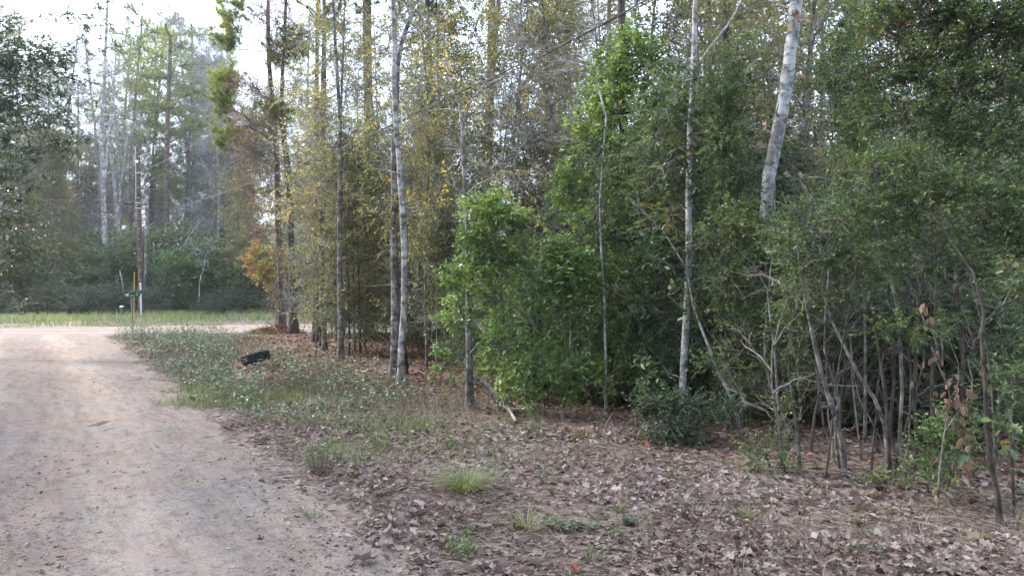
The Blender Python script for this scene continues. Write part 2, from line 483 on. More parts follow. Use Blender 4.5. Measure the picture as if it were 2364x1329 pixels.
def dirt_mat():
    m, nt, out, b = new_mat('packed_dirt')
    tc = nt.nodes.new('ShaderNodeTexCoord')
    lane = nt.nodes.new('ShaderNodeAttribute'); lane.attribute_name = 'lane'      # x across the road, y along it
    mp = nt.nodes.new('ShaderNodeMapping'); mp.inputs['Scale'].default_value = (1, .16, 1)
    nt.links.new(lane.outputs['Vector'], mp.inputs[0])
    def noise(scale, detail, rough, src):
        n = nt.nodes.new('ShaderNodeTexNoise'); n.inputs['Scale'].default_value = scale
        n.inputs['Detail'].default_value = detail; n.inputs['Roughness'].default_value = rough
        nt.links.new(src, n.inputs['Vector']); return n.outputs[0]
    O = tc.outputs['Object']
    big = noise(.6, 5, .6, O); band = noise(1.5, 5, .65, mp.outputs[0]); thin = noise(7, 5, .7, mp.outputs[0]); fine = noise(45, 6, .75, O); mid = noise(6, 7, .7, O)
    r0 = ramp_node(nt, [(.34, (.345, .258, .203)), (.5, (.335, .27, .222)), (.66, (.305, .264, .234))])
    nt.links.new(big, r0.inputs[0])
    cur = r0.outputs[0]
    sx = nt.nodes.new('ShaderNodeSeparateXYZ'); nt.links.new(lane.outputs['Vector'], sx.inputs[0])
    wob = nt.nodes.new('ShaderNodeMath'); wob.operation = 'MULTIPLY_ADD'; wob.inputs[1].default_value = 2.2; nt.links.new(noise(.35, 3, .5, mp.outputs[0]), wob.inputs[0])
    nt.links.new(sx.outputs[0], wob.inputs[2])
    dv = nt.nodes.new('ShaderNodeMath'); dv.operation = 'MULTIPLY_ADD'; dv.inputs[1].default_value = .2; dv.inputs[2].default_value = -.2; nt.links.new(wob.outputs[0], dv.inputs[0])
    rt = ramp_node(nt, [(0, (.86, .86, .87)), (.17, (.9, .9, .91)), (.25, (1.12, 1.1, 1.08)), (.33, (1.1, 1.08, 1.06)), (.4, (.84, .84, .86)), (.52, (.82, .82, .84)), (.6, (1.1, 1.09, 1.07)), (.68, (1.08, 1.07, 1.05)), (.78, (.84, .84, .86)), (1, (.9, .88, .86))])
    nt.links.new(dv.outputs[0], rt.inputs[0])
    mt = nt.nodes.new('ShaderNodeMix'); mt.data_type = 'RGBA'; mt.blend_type = 'MULTIPLY'; mt.inputs[0].default_value = 1
    nt.links.new(cur, mt.inputs[6]); nt.links.new(rt.outputs[0], mt.inputs[7]); cur = mt.outputs[2]
    for src, st in ((band, [(.34, (.86, .85, .85)), (.47, (.98, .97, .97)), (.6, (1.08, 1.07, 1.06))]), (thin, [(.34, (.78, .77, .78)), (.55, (1.05, 1.05, 1.05))]),
                    (mid, [(.33, (.68, .66, .66)), (.46, (.98, .98, .98)), (.7, (1.1, 1.1, 1.1))]), (fine, [(.34, (.5, .48, .48)), (.47, (1, 1, 1)), (.66, (1.2, 1.2, 1.2))])):
        r = ramp_node(nt, st); nt.links.new(src, r.inputs[0])
        mx = nt.nodes.new('ShaderNodeMix'); mx.data_type = 'RGBA'; mx.blend_type = 'MULTIPLY'; mx.inputs[0].default_value = 1
        nt.links.new(cur, mx.inputs[6]); nt.links.new(r.outputs[0], mx.inputs[7]); cur = mx.outputs[2]
    nt.links.new(cur, b.inputs['Base Color'])
    b.inputs['Roughness'].default_value = .95
    b.inputs['Specular IOR Level'].default_value = .2
    sm = nt.nodes.new('ShaderNodeMath'); sm.operation = 'ADD'
    nt.links.new(mid, sm.inputs[0]); nt.links.new(fine, sm.inputs[1])
    s2 = nt.nodes.new('ShaderNodeMath'); s2.operation = 'ADD'
    nt.links.new(sm.outputs[0], s2.inputs[0]); nt.links.new(thin, s2.inputs[1])
    bp = nt.nodes.new('ShaderNodeBump'); bp.inputs['Strength'].default_value = .8; bp.inputs['Distance'].default_value = .035
    nt.links.new(s2.outputs[0], bp.inputs['Height']); nt.links.new(bp.outputs[0], b.inputs['Normal'])
    nt.links.new(b.outputs[0], out.inputs[0])
    return m

M['soil'] = soil_mat(); M['dirt'] = dirt_mat()

def soil_z(x, y):
    sd = road_sd(x, y)
    return ground_z(x, y) - 0.06 * smooth(0.5, 1.4, sd) + (fbm(x * 2.3, y * 2.3, 31) - .5) * .03
def road_z(x, y):
    sd = road_sd(x, y)
    edge = np.clip(sd * 0.09, -0.09, 0.012) + (fbm(x * 1.3, y * 1.3, 41) - .5) * .05 * smooth(.9, -.2, sd)
    # wheel ruts running along the lane and shallow washboard
    u = (road_edge(y) - x) * 0.82 + (vnoise(y * .25, y * 0 + 3, 5) - .5) * .5
    inlane = smooth(26, 20, y)
    rut = -0.025 * (np.exp(-((u - 1.35) / .22) ** 2) + np.exp(-((u - 3.1) / .25) ** 2)) * inlane
    bumps = (fbm(x * 1.1, y * 1.1, 51) - .5) * .03 + (fbm(x * 4.5, y * 4.5, 61) - .5) * .014
    hole = -0.05 * np.exp(-(((x + 5.75) / .3) ** 2 + ((y - 9.6) / .7) ** 2))
    return ground_z(x, y) + edge + (rut + bumps + hole) * smooth(0, .5, sd)

gx = axis(-420, 420, 0, .4, 16); gy = axis(-80, 600, 12, .4, 20)
ground = grid_mesh(gx, gy, soil_z).obj('ground', M['soil'], smoothed=True, kind='structure', label='leaf covered forest floor and road verge')
rx = np.arange(-34, 8, .12); ry = np.arange(-2, 37, .12)
grid_mesh(rx, ry, road_z, lambda X, Y: (road_sd(X, Y) > -.9) & (Y < 27.5 + .1 * (X + 12)) & (X > -32)).obj('dirt_road', M['dirt'], smoothed=True, kind='structure', label='pale pinkish dirt road curving away to the left')
cx = np.arange(-70, 60, .35); cy = np.arange(14, 48, .25)
def cross_z(x, y):
    return road_z(x, y) - 0.006 - 0.05 * smooth(27.6, 26.6, y - .1 * (x + 12))
grid_mesh(cx, cy, cross_z, lambda X, Y: (road_sd(X, Y) > -.9) & (Y > 26.6 + .1 * (X + 12))).obj('cross_road', M['dirt'], smoothed=True, kind='structure', label='sunlit dirt road crossing at the end of the lane')

def lane_attr(o, across, along):
    me = o.data; n = len(me.vertices); co = np.zeros(n * 3, np.float32); me.vertices.foreach_get('co', co); co = co.reshape(-1, 3)
    at = me.attributes.new('lane', 'FLOAT_VECTOR', 'POINT')
    v = np.stack([across(co[:, 0], co[:, 1]), along(co[:, 0], co[:, 1]), np.zeros(n)], 1)
    at.data.foreach_set('vector', v.astype(np.float32).ravel())
lane_attr(bpy.data.objects['dirt_road'], lambda x, y: (road_edge(y) - x) * .82, lambda x, y: y * 1.22)
lane_attr(bpy.data.objects['cross_road'], lambda x, y: y - cross_near(x), lambda x, y: x)
def on_ground(x, y):
    z = soil_z(x, y); s = road_sd(x, y)
    return np.where(s > -.9, np.maximum(z, road_z(x, y)), z)

# ------------------------------------------------------------------ tree builder
def rand_ball(n):
    d = nrm(RNG.normal(size=(n, 3)))
    return d * (RNG.random((n, 1)) ** (1 / 2.3))

def bez(a, b, c, k):
    t = np.linspace(0, 1, k)[None, :, None]
    return a[:, None] * (1 - t) ** 2 + 2 * b[:, None] * t * (1 - t) + c[:, None] * t ** 2

LS = dict(shape='diamond', L=.06, W=.03, per=9, twigs=5, tl=.32, droop=.25, tone=(.15, .85), up=.15, jit=.15)

def crown_mesh(mbT, mbL, start, clumps, spec, twig_r=.003):
    """clumps: (centre, radii, nsub, limb start)"""
    sp = dict(LS); sp.update(spec)
    for (c, r, ns, st) in clumps:
        c = np.asarray(c, float); r = np.asarray(r, float) * np.ones(3); st = np.asarray(st, float)
        if ns <= 0: continue
        # ns = how many layers of leaves cover the clump's outline (or branchlets per square metre when bare)
        area = math.pi * r[0] * r[2]
        if sp['per'] > 0:
            ns = 1.5 * ns * area / (sp['twigs'] * sp['per'] * sp['L'] * sp['W'] * .55 * sp.get('keep', 1.0))
        else:
            ns = ns * area
        ns = max(2, int(round(ns)))
        tt = RNG.uniform(.62 if sp['per'] > 0 else .35, 1, (ns, 1))
        dist = np.linalg.norm(c - st)
        mid = (st + c) / 2 + np.array([0, 0, .12 * dist])
        s0 = st * (1 - tt) ** 2 + 2 * mid * tt * (1 - tt) + c * tt ** 2
        e0 = c + rand_ball(ns) * r
        m0 = (s0 + e0) / 2 + RNG.normal(size=(ns, 3)) * .08 * np.mean(r) + np.array([0, 0, .1 * np.mean(r)])
        P = bez(s0, m0, e0, 5)
        rr = np.linspace(1, .4, 5)[None] * (twig_r * 2.2 * (.7 + .6 * RNG.random((ns, 1))))
        v, q = tubes(P, rr, 3); mbT.add(v, q)
        T = sp['twigs']
        ti = RNG.uniform(.42 if sp['per'] > 0 else .3, 1.0, (ns, T))
        ti[:, 0] = 1.0
        f = ti * 4; i = np.minimum(f.astype(int), 3); fr = (f - i)[..., None]
        rows = np.arange(ns)[:, None]
        b = P[rows, i] * (1 - fr) + P[rows, i + 1] * fr
        sdv = nrm(e0 - s0)[:, None, :]
        d = nrm(sdv * .7 + RNG.normal(size=(ns, T, 3)) * .55 + np.array([0, 0, sp['up']]))
        ln = sp['tl'] * RNG.uniform(.6, 1.35, (ns, T, 1))
        b = b.reshape(-1, 3); d = d.reshape(-1, 3); ln = ln.reshape(-1, 1)
        e = b + d * ln - np.array([0, 0, 1.0]) * ln * sp['droop'] * .5
        m = b + d * ln * .55 + RNG.normal(size=b.shape) * ln * .05
        TP = np.stack([b, m, e], 1)
        v, q = tubes(TP, np.array([[1, .8, .4]]) * twig_r * np.ones((len(b), 1)), 3); mbT.add(v, q)
        if sp['per'] <= 0 or mbL is None: continue
        nl = sp['per']
        ctone = RNG.normal() * sp['jit'] * .6
        u = (np.arange(nl)[None] + RNG.uniform(.1, .9, (len(b), nl))) / nl * .95 + .08
        k0 = np.clip(u * 2, 0, 1)[..., None]; k1 = np.clip(u * 2 - 1, 0, 1)[..., None]
        pos = b[:, None] + (m - b)[:, None] * k0 + (e - m)[:, None] * k1
        td = nrm(e - b)[:, None] * np.ones((1, nl, 1))
        sidev = nrm(np.cross(td, RNG.normal(size=td.shape) * .5 + np.array([0, 0, 1.0])))
        sign = np.where(np.arange(nl) % 2 == 0, 1, -1)[None, :, None]
        if sp['shape'] == 'blade':
            ld = nrm(td * RNG.uniform(.1, 1.1, (len(b), nl, 1)) + RNG.normal(size=td.shape) * .75)
        else:
            ld = nrm(td * .6 + sidev * sign * .9 + RNG.normal(size=td.shape) * .35 - np.array([0, 0, sp['droop']]))
        upv = nrm(np.array([0, 0, 1.0]) + RNG.normal(size=td.shape) * .55)
        N = len(b) * nl
        lo, hi = sp['tone']
        tone = RNG.uniform(lo, hi, (len(b), nl)) + RNG.normal(size=(len(b), 1)) * sp['jit'] * .5 + ctone
        sz = RNG.uniform(.65, 1.25, N)
        keep = RNG.random(N) < sp.get('keep', 1.0)
        leaves(mbL, pos.reshape(-1, 3)[keep], ld.reshape(-1, 3)[keep], upv.reshape(-1, 3)[keep], (sp['L'] * sz)[keep], (sp['W'] * sz)[keep], sp['shape'], tone.ravel()[keep])

def along(pts, z):
    """point on trunk line at height z"""
    zz = pts[:, 2]
    i = int(np.clip(np.searchsorted(zz, z), 1, len(pts) - 1))
    t = np.clip((z - zz[i - 1]) / max(zz[i] - zz[i - 1], 1e-6), 0, 1)
    return pts[i - 1] * (1 - t) + pts[i] * t

def trunk_line(pts, r0, r1, wob=.02, n=None, flare=1.35):
    p = spline(pts, n or max(10, int(np.linalg.norm(np.asarray(pts[-1]) - np.asarray(pts[0])) * 2.2)))
    k = len(p)
    w = np.cumsum(RNG.normal(size=(k, 3)) * wob * .35, 0); w -= np.linspace(0, 1, k)[:, None] * w[-1]; w[:, 2] = 0
    p = p + w
    t = np.linspace(0, 1, k)
    r = r0 + (r1 - r0) * t
    hgt = p[:, 2] - p[0, 2]
    fl = 1.7 if r0 > .045 else flare
    r = r * (1 + (fl - 1) * np.exp(-hgt / (1.8 * r0 + .05)))
    r = r * (1 + RNG.normal(size=k) * .035)
    return p, r

def build(name, label, cat, trunks, clumps, spec, bark, leafm, twigm='twig', group=None, sides=9, limb_r=.02, twig_r=.003, limb_parts=True, extra=None, wob=.02, leaf_name='crown', flare=1.25):
    """trunks: list of (points, r0, r1). clumps: list of (centre, radii, nsub[, trunk index])"""
    base = np.array(trunks[0][0][0], float)
    root = thing(name, label, cat, base, group)
    lines = []
    for pts, r0, r1 in trunks:
        p, r = trunk_line(np.asarray(pts, float) - base, r0 * .84, r1 * .84, wob, flare=flare)
        p[0, 2] -= .12
        v, q = tubes(p[None], r[None], sides)
        mb = MB(); mb.add(v, q)
        mb.obj('trunk' if cat == 'tree' else 'stem', M[bark], root, True)
        lines.append(p)
    T = MB(); Lf = MB()
    if cat == 'tree' and trunks[0][1] > .05:                    # broken stubs and dead snags along the bole
        for l_, (pts_, r0_, r1_) in zip(lines, trunks):
            for s_ in range(9):
                z_ = RNG.uniform(.6, min(l_[-1, 2] * .9, 9.0)); p_ = along(l_, z_); a_ = RNG.uniform(0, 6.28); n_ = RNG.uniform(.12, .5) * (1 if RNG.random() < .7 else 2)
                d_ = np.array([math.cos(a_), math.sin(a_), RNG.uniform(-.2, .7)]); e_ = p_ + d_ * (n_ + r0_)
                v, q = tubes(np.stack([p_, (p_ + e_) / 2 + RNG.normal(size=3) * .03, e_])[None], np.array([[.16, .12, .05]]) * r0_ ** .7 * .55, 5); T.add(v, q)
    cl = []
    limbs = []
    for c in clumps:
        cc = np.asarray(c[0], float) - base
        ln = lines[c[3]] if len(c) > 3 else lines[int(np.argmin([np.min(np.linalg.norm(l - cc, axis=1)) for l in lines]))]
        hd = np.min(np.linalg.norm(ln[:, :2] - cc[:2], axis=1))
        st = along(ln, max(.15, cc[2] - .55 * hd - .1))
        cl.append((cc, c[1], c[2], st))
        if hd > .15:
            dist = np.linalg.norm(cc - st)
            mid = (st + cc) / 2 + np.array([0, 0, .12 * dist]) + RNG.normal(size=3) * .06 * dist
            P = bez(st[None], mid[None], cc[None], 7)
            P[0, 1:-1] += RNG.normal(size=(5, 3)) * .045 * dist
            R = np.linspace(1, .35, 7)[None] * limb_r * min(1.6, .5 + .35 * dist ** .7)
            limbs.append((P, R))
    lm = MB()
    for i, (P, R) in enumerate(limbs):
        v, q = tubes(P, R, 6)
        if limb_parts:
            mb = MB(); mb.add(v, q); mb.obj('limb', M[bark], root, True)
        else:
            T.add(v, q)
    crown_mesh(T, Lf, None, cl, spec, twig_r)
    if extra:
        for sp2, cl2, mat2, nm2 in extra:
            L2 = MB()
            cc2 = []
            for c in cl2:
                cc = np.asarray(c[0], float) - base
                ln = lines[0]
                hd = np.min(np.linalg.norm(ln[:, :2] - cc[:2], axis=1))
                cc2.append((cc, c[1], c[2], along(ln, max(.15, cc[2] - .55 * hd - .1))))
            crown_mesh(T, L2, None, cc2, sp2, twig_r)
            if L2.n: L2.obj(nm2, M[mat2], root, kind='stuff')
    if T.n: T.obj('twigs', M[twigm], root, kind='stuff')
    if Lf.n: Lf.obj(leaf_name, M[leafm], root, kind='stuff')
    return root

def gz(x, y): return float(on_ground(np.array([x]), np.array([y]))[0])

def path(d, pts, top=None, d2=None):
    """trunk centre line surveyed from photo positions at depth d; foot put on the ground; continued up to height top"""
    out = []
    n = len(pts)
    for i, (x, y) in enumerate(pts):
        dd = d if d2 is None else d + (d2 - d) * i / max(1, n - 1)
        out.append(W(x, y, dd))
    out[0][2] = gz(out[0][0], out[0][1])
    if top and out[-1][2] < top:
        v = nrm(out[-1] - out[-2]); v[2] = max(v[2], .5); v[:2] *= .5; v = nrm(v)
        k = (top - out[-1][2]) / v[2]
        out.append(out[-1] + v * k * .5 + RNG.normal(size=3) * np.array([.15, .15, 0]))
        out.append(out[-1] + v * k * .5 + RNG.normal(size=3) * np.array([.2, .2, 0]))
    return out

def cl(d, px, py, rx, ry, n, rd=None):
    """a clump of sprays: centre and radii surveyed in photo pixels at depth d"""
    k = d / FPX
    return (W(px, py, d), (rx * k, (rd if rd else (rx + ry) / 2) * k if rd is None or rd > 5 else rd, ry * k), n)

def top_clumps(line, z0, z1, n, spread, r, ns):
    """sprays up the trunk above z0"""
    line = np.asarray(line, float); out = []
    for i in range(n):
        z = z0 + (z1 - z0) * (i + .5) / n
        p = along(line, z)
        a = RNG.uniform(0, 6.283); s = spread * RNG.uniform(.3, 1) * (1.05 - .6 * (z - z0) / (z1 - z0 + .01))
        out.append((p + np.array([math.cos(a) * s, math.sin(a) * s, .25 * s]), (r, r, r * .6), ns))
    return out



# ================================================================== UTILITY POLE, SIGN, POSTS (far side of the cross road)
def disc_tube(mb, a, b, r0, r1=None, sides=10, cap=True):
    a = np.asarray(a, float); b = np.asarray(b, float); r1 = r0 if r1 is None else r1
    P = np.stack([a, (a + b) / 2, b])[None]
    v, q = tubes(P, np.array([[r0, (r0 + r1) / 2, r1]]), sides)
    n0 = mb.n
    mb.add(v, q)
    if cap:
        for end, c in ((0, a), (2, b)):
            mb.add(np.vstack([v[end * sides:(end + 1) * sides], c[None]]), np.array([(i, (i + 1) % sides, sides) for i in range(sides)]))

def box(mb, lo, hi, bev=0.0):
    (x0, y0, z0), (x1, y1, z1) = lo, hi
    if bev <= 0:
        v = [(x, y, z) for x in (x0, x1) for y in (y0, y1) for z in (z0, z1)]
        mb.add(v, [(0, 1, 3, 2), (4, 6, 7, 5), (0, 4, 5, 1), (2, 3, 7, 6), (0, 2, 6, 4), (1, 5, 7, 3)])
        return
    b = bev
    prof = [(x0 + b, y0), (x1 - b, y0), (x1, y0 + b), (x1, y1 - b), (x1 - b, y1), (x0 + b, y1), (x0, y1 - b), (x0, y0 + b)]
    v = []
    for z, s in ((z0, 1), (z0 + b, 0), (z1 - b, 0), (z1, 1)):
        for (x, y) in prof:
            cx_, cy_ = (x0 + x1) / 2, (y0 + y1) / 2
            k = b if s else 0
            v.append((x - math.copysign(k, x - cx_), y - math.copysign(k, y - cy_), z))
    q = [(r * 8 + i, r * 8 + (i + 1) % 8, (r + 1) * 8 + (i + 1) % 8, (r + 1) * 8 + i) for r in range(3) for i in range(8)]
    mb.add(v, q)
    mb.add([v[i] for i in range(8)] + [((x0 + x1) / 2, (y0 + y1) / 2, z0)], [(i, (i + 1) % 8, 8) for i in range(8)])
    mb.add([v[24 + i] for i in range(8)] + [((x0 + x1) / 2, (y0 + y1) / 2, z1)], [((i + 1) % 8, i, 8) for i in range(8)])

M['polewood'] = bark_mat('creosoted_pole_wood', (.05, .026, .02), (.11, .058, .044), (.15, .09, .07), 6, .08, .4, 1.5, .62)
M['galv'] = plain_mat('galvanised_steel', (.5, .53, .56), .5, .3)
M['whiteplastic'] = plain_mat('white_plastic', (.75, .76, .76), .4)
M['blackrubber'] = plain_mat('black_cable_jacket', (.018, .018, .02), .5)
M['cable'] = plain_mat('weathered_cable', (.045, .045, .048), .7)
M['wire'] = plain_mat('bare_aluminium_wire', (.22, .22, .23), .6, .2)
M['signgreen'] = plain_mat('green_sign_sheeting', (.008, .09, .055), .4, var=.1)
M['signtext'] = plain_mat('white_sign_letters', (.75, .8, .77), .4)
M['postgrey'] = plain_mat('dull_steel_post', (.23, .22, .2), .6, .2)
M['yellow'] = plain_mat('yellow_marker_plastic', (.36, .24, .03), .5)
M['pedestal'] = plain_mat('green_pedestal_plastic', (.02, .075, .055), .5)
M['tyre'] = plain_mat('old_tyre_rubber', (.024, .025, .028), .75, var=.3, scale=20, bump=.25)

D_POLE = 44.0
pb = W(326, 730, D_POLE); pb[2] = gz(pb[0], pb[1])
ptop = W(318.5, 352, D_POLE) - pb
pole = thing('utility_pole', 'reddish brown wooden utility pole with grey conduit beyond the dirt crossroad', 'utility pole', pb)
mb = MB(); disc_tube(mb, (0, 0, -.2), ptop, .155, .12, 14); mb.obj('shaft', M['polewood'], pole, True)
def on_pole(h, off=0.0, side=0.0):
    t = h / ptop[2]
    return np.array([ptop[0] * t + side, -.14 - off, h])
mb = MB(); disc_tube(mb, on_pole(.0, -.02, .06), on_pole(2.15, -.02, .06), .062, .06, 10); mb.obj('conduit', M['galv'], pole, True)
for i in range(10):
    h = 2.3 + i * .66
    mb = MB(); p = on_pole(h, -.01, .045); box(mb, p - np.array([.045, .012, .012]), p + np.array([.045, .02, .012]), .005); mb.obj('cable_staple', M['whiteplastic'], pole)
mb = MB(); disc_tube(mb, on_pole(2.1, -.015, .045), on_pole(9.2, -.03, .04), .013, .013, 6); mb.obj('riser_cable', M['blackrubber'], pole, True)
mb = MB(); disc_tube(mb, ptop + np.array([-.1, -.05, -3.0]), ptop + np.array([-.14, -.05, .35]), .022, .018, 8); mb.obj('ground_rod', M['galv'], pole, True)
mb = MB(); a = ptop + np.array([.08, -.1, -.3]); disc_tube(mb, a, a + np.array([.85, -.05, .28]), .025, .02, 8); mb.obj('bracket_arm', M['galv'], pole, True)
for dx, nm in ((.5, 'insulator'), (.95, 'cutout_switch')):
    c = a + np.array([dx, -.05, .16 + .25 * dx])
    if nm == 'insulator':
        mb = MB()
        for k in range(4):
            disc_tube(mb, c + np.array([0, 0, k * .07]), c + np.array([0, 0, k * .07 + .035]), .07, .045, 10)
        ob = mb.obj(nm, M['galv'], pole, True)
    else:
        mb = MB(); disc_tube(mb, c + np.array([-.1, 0, -.28]), c + np.array([-.06, 0, .32]), .035, .035, 10)
        ob = mb.obj(nm, M['whiteplastic'], pole, True)
        mb = MB(); disc_tube(mb, c + np.array([.12, 0, -.26]), c + np.array([.15, 0, .3]), .022, .022, 8)
        mb.obj('fuse_tube', M['whiteplastic'], ob, True)
        mb = MB(); disc_tube(mb, c + np.array([-.06, 0, .3]), c + np.array([.16, 0, .29]), .02, .02, 8); mb.obj('fuse_clip', M['galv'], ob, True)
p = on_pole(ptop[2] - .62); mb = MB(); box(mb, p - np.array([.09, .015, .09]), p + np.array([.09, .01, .09]), .01); mb.obj('number_plate', M['whiteplastic'], pole)
for hh in (ptop[2] - 1.35, ptop[2] - 3.6, 7.25):
    p = on_pole(hh, -.02); mb = MB(); disc_tube(mb, p + np.array([-.15, 0, 0]), p + np.array([.16, 0, 0]), .035, .035, 8); mb.obj('wire_clamp', M['galv'], pole, True)
p = on_pole(7.1, .03, .06); mb = MB(); disc_tube(mb, p, p + np.array([.03, -.08, -.1]), .1, .09, 10); mb.obj('splice_cap', M['blackrubber'], pole, True)

def cable(name, label, pts, r, mat, n=90, strands=1, twist=.0):
    p = spline(np.asarray(pts, float), n)
    base = p[0].copy(); root = None
    if strands == 1:
        v, q = tubes((p - base)[None], np.full((1, n), r), 6)
        mb = MB(); mb.add(v, q); o = mb.obj(name, M[mat], None, True, label=label, category='cable'); o.location = base
        return o
    root = thing(name, label, 'cable', base)
    for s in range(strands):
        t = np.linspace(0, 1, n)
        off = np.stack([np.cos(t * twist + s * 2.1) * r * 1.4, np.sin(t * twist + s * 2.1) * r * 1.0, np.sin(t * twist * .7 + s * 2.1) * r * 1.8 - s * .012], 1)
        v, q = tubes((p - base + off)[None], np.full((1, n), r * (1.0 if s == 0 else .7)), 6)
        mb = MB(); mb.add(v, q); mb.obj('strand', M[mat], root, True)
    return root
PW = lambda h: pb + on_pole(h)
cable('overhead_cable', 'bundled grey service cable sagging from the wooden pole across the trees', [PW(7.25), W(400, 478, 41), W(500, 450, 26.2), W(650, 395, 19.5), W(780, 346, 15.8), W(900, 290, 13.7), W(1050, 217, 11.6), W(1220, 140, 9.93), W(1500, -4, 8.0), np.array([5.2, 3.0, 5.7])], .0075, 'cable', 140, 3, 60)
cable('pole_wire', 'thin pale wire rising from the upper wooden pole into the pines', [PW(ptop[2] - 1.35), W(380, 372, 41), W(430, 345, 38.5), W(520, 290, 35)], .011, 'wire', 40)
o = cable('roadside_cable', 'thin black cable with a fat splice sleeve leaving the wooden pole leftwards', [PW(7.2) + np.array([0, -.02, .1]), W(288, 467, 44), W(200, 463, 44), W(60, 461, 44.5), W(-120, 462, 45)], .014, 'blackrubber', 50)
mb = MB(); a = W(308, 470.5, 44); b_ = W(287.5, 467.3, 44); disc_tube(mb, a - np.array(o.location), b_ - np.array(o.location), .085, .085, 10); mb.obj('splice_sleeve', M['blackrubber'], o, True)

# street name sign
sb = W(307, 776, 26.0); sb[2] = gz(sb[0], sb[1])
sign = thing('street_sign', 'green street name blades on a thin grey post at the road corner', 'street sign', sb)
mb = MB(); disc_tube(mb, (0, 0, -.2), (-.06, 0, 1.48), .03, .03, 8); mb.obj('post', M['postgrey'], sign, True)
def sign_blade(rot, zc, cx_, txt):
    mb = MB(); box(mb, (-.28, -.006, -.07), (.28, .006, .07)); bl = mb.obj('name_blade', M['signgreen'], sign)
    bl.location = (cx_, -.01, zc); bl.rotation_euler = (0, math.radians(-7), rot)
    cu = bpy.data.curves.new('lettering', 'FONT'); cu.body = txt; cu.size = .14; cu.align_x = 'CENTER'; cu.align_y = 'CENTER'; cu.extrude = .002
    to = bpy.data.objects.new('lettering', cu); S.collection.objects.link(to)
    dg = bpy.context.evaluated_depsgraph_get(); me = bpy.data.meshes.new_from_object(to.evaluated_get(dg))
    bpy.data.objects.remove(to); me.materials.clear(); me.materials.append(M['signtext'])
    t = link('lettering', me, bl); t.location = (0, -.0095, 0); t.rotation_euler = (math.radians(90), 0, 0)
sign_blade(math.radians(8), 1.56, -.02, 'R-2673')
sign_blade(math.radians(62), 1.66, .12, '')
# marker posts
yb = W(309, 752, 34.8); yb[2] = gz(yb[0], yb[1])
yp = thing('marker_post', 'thin yellow plastic marker post behind the green street sign', 'marker post', yb)
mb = MB(); disc_tube(mb, (0, 0, -.1), (.03, 0, 2.65), .024, .024, 10); mb.obj('tube', M['yellow'], yp, True)
mb = MB(); disc_tube(mb, (.03, 0, 2.6), (.03, 0, 2.69), .03, .022, 10); mb.obj('cap', M['yellow'], yp, True)
gb = W(281, 734, 43.0); gb[2] = gz(gb[0], gb[1])
gp = thing('utility_pedestal', 'dark green cable pedestal with a pale cap in the far grass', 'pedestal', gb)
mb = MB(); disc_tube(mb, (0, 0, -.1), (0, 0, .6), .11, .11, 14); mb.obj('housing', M['pedestal'], gp, True)
mb = MB(); disc_tube(mb, (0, 0, .6), (0, 0, .68), .125, .1, 14); mb.obj('cap', M['whiteplastic'], gp, True)
db = W(285, 715, 47.0); db[2] = gz(db[0], db[1])
dp = thing('dead_snag', 'leaning bare grey dead stem left of the wooden pole', 'dead tree', db)
p_, r_ = trunk_line([(0, 0, -.1), (-.02, 0, 1.2), (-.12, 0, 2.5)], .07, .045); v, q = tubes(p_[None], r_[None], 8); mb = MB(); mb.add(v, q); mb.obj('stem', M['deadwood'], dp, True)
mb = MB(); v, q = tubes(np.array([[(-.11, 0, 2.4), (-.2, 0, 2.7), (-.25, .02, 2.95)]]), np.array([[.05, .045, .035]]), 7); mb.add(v, q); mb.obj('broken_top', M['palebark'], dp, True)

# ================================================================== OLD TYRE in the verge
tb = W(590, 850, 16.2); tb[2] = gz(tb[0], tb[1])
tyre = thing('car_tyre', 'old black car tyre lying tilted in the bramble verge', 'tyre', tb)
tyre.location.z += .2; tyre.rotation_euler = (math.radians(-7), math.radians(-12), .3)
def lathe(prof, n, closed=False):
    prof = np.asarray(prof, float); k = len(prof)
    a = np.arange(n) * 2 * np.pi / n
    v = np.stack([prof[None, :, 0] * np.cos(a)[:, None], prof[None, :, 0] * np.sin(a)[:, None], np.broadcast_to(prof[None, :, 1], (n, k))], -1)
    idx = np.arange(n * k).reshape(n, k); nx = np.roll(idx, -1, 0)
    if closed:
        q = np.stack([idx, nx, np.roll(nx, -1, 1), np.roll(idx, -1, 1)], -1)
    else:
        q = np.stack([idx[:, :-1], nx[:, :-1], nx[:, 1:], idx[:, 1:]], -1)
    return v.reshape(-1, 3), q.reshape(-1, 4)
h = .115
mb = MB(); v, q = lathe([(.215, -.08), (.24, -.1), (.29, -h), (.315, -.1), (.322, -.085), (.30, -.085), (.30, .085), (.322, .085), (.315, .1), (.29, h), (.24, .1), (.215, .08), (.21, .07), (.27, .06), (.28, 0), (.27, -.06), (.21, -.07)], 40, True); mb.add(v, q)
mb.obj('sidewall', M['tyre'], tyre, True)
mb = MB()
for z0, z1 in ((-.084, -.05), (-.042, -.012), (-.004, .03), (.038, .083)):
    for k in range(46):
        a0 = k * 2 * np.pi / 46 + z0 * 2; a1 = a0 + 2 * np.pi / 46 * .82
        r = []
        for rr in (.298, .328):
            for (aa, zz) in ((a0, z0), (a1, z0), (a1 + .03, z1), (a0 + .03, z1)):
                r.append((rr * math.cos(aa), rr * math.sin(aa), zz))
        mb.add(r, [(4, 5, 6, 7), (0, 1, 5, 4), (1, 2, 6, 5), (2, 3, 7, 6), (3, 0, 4, 7)])
mb.obj('tread', M['tyre'], tyre)

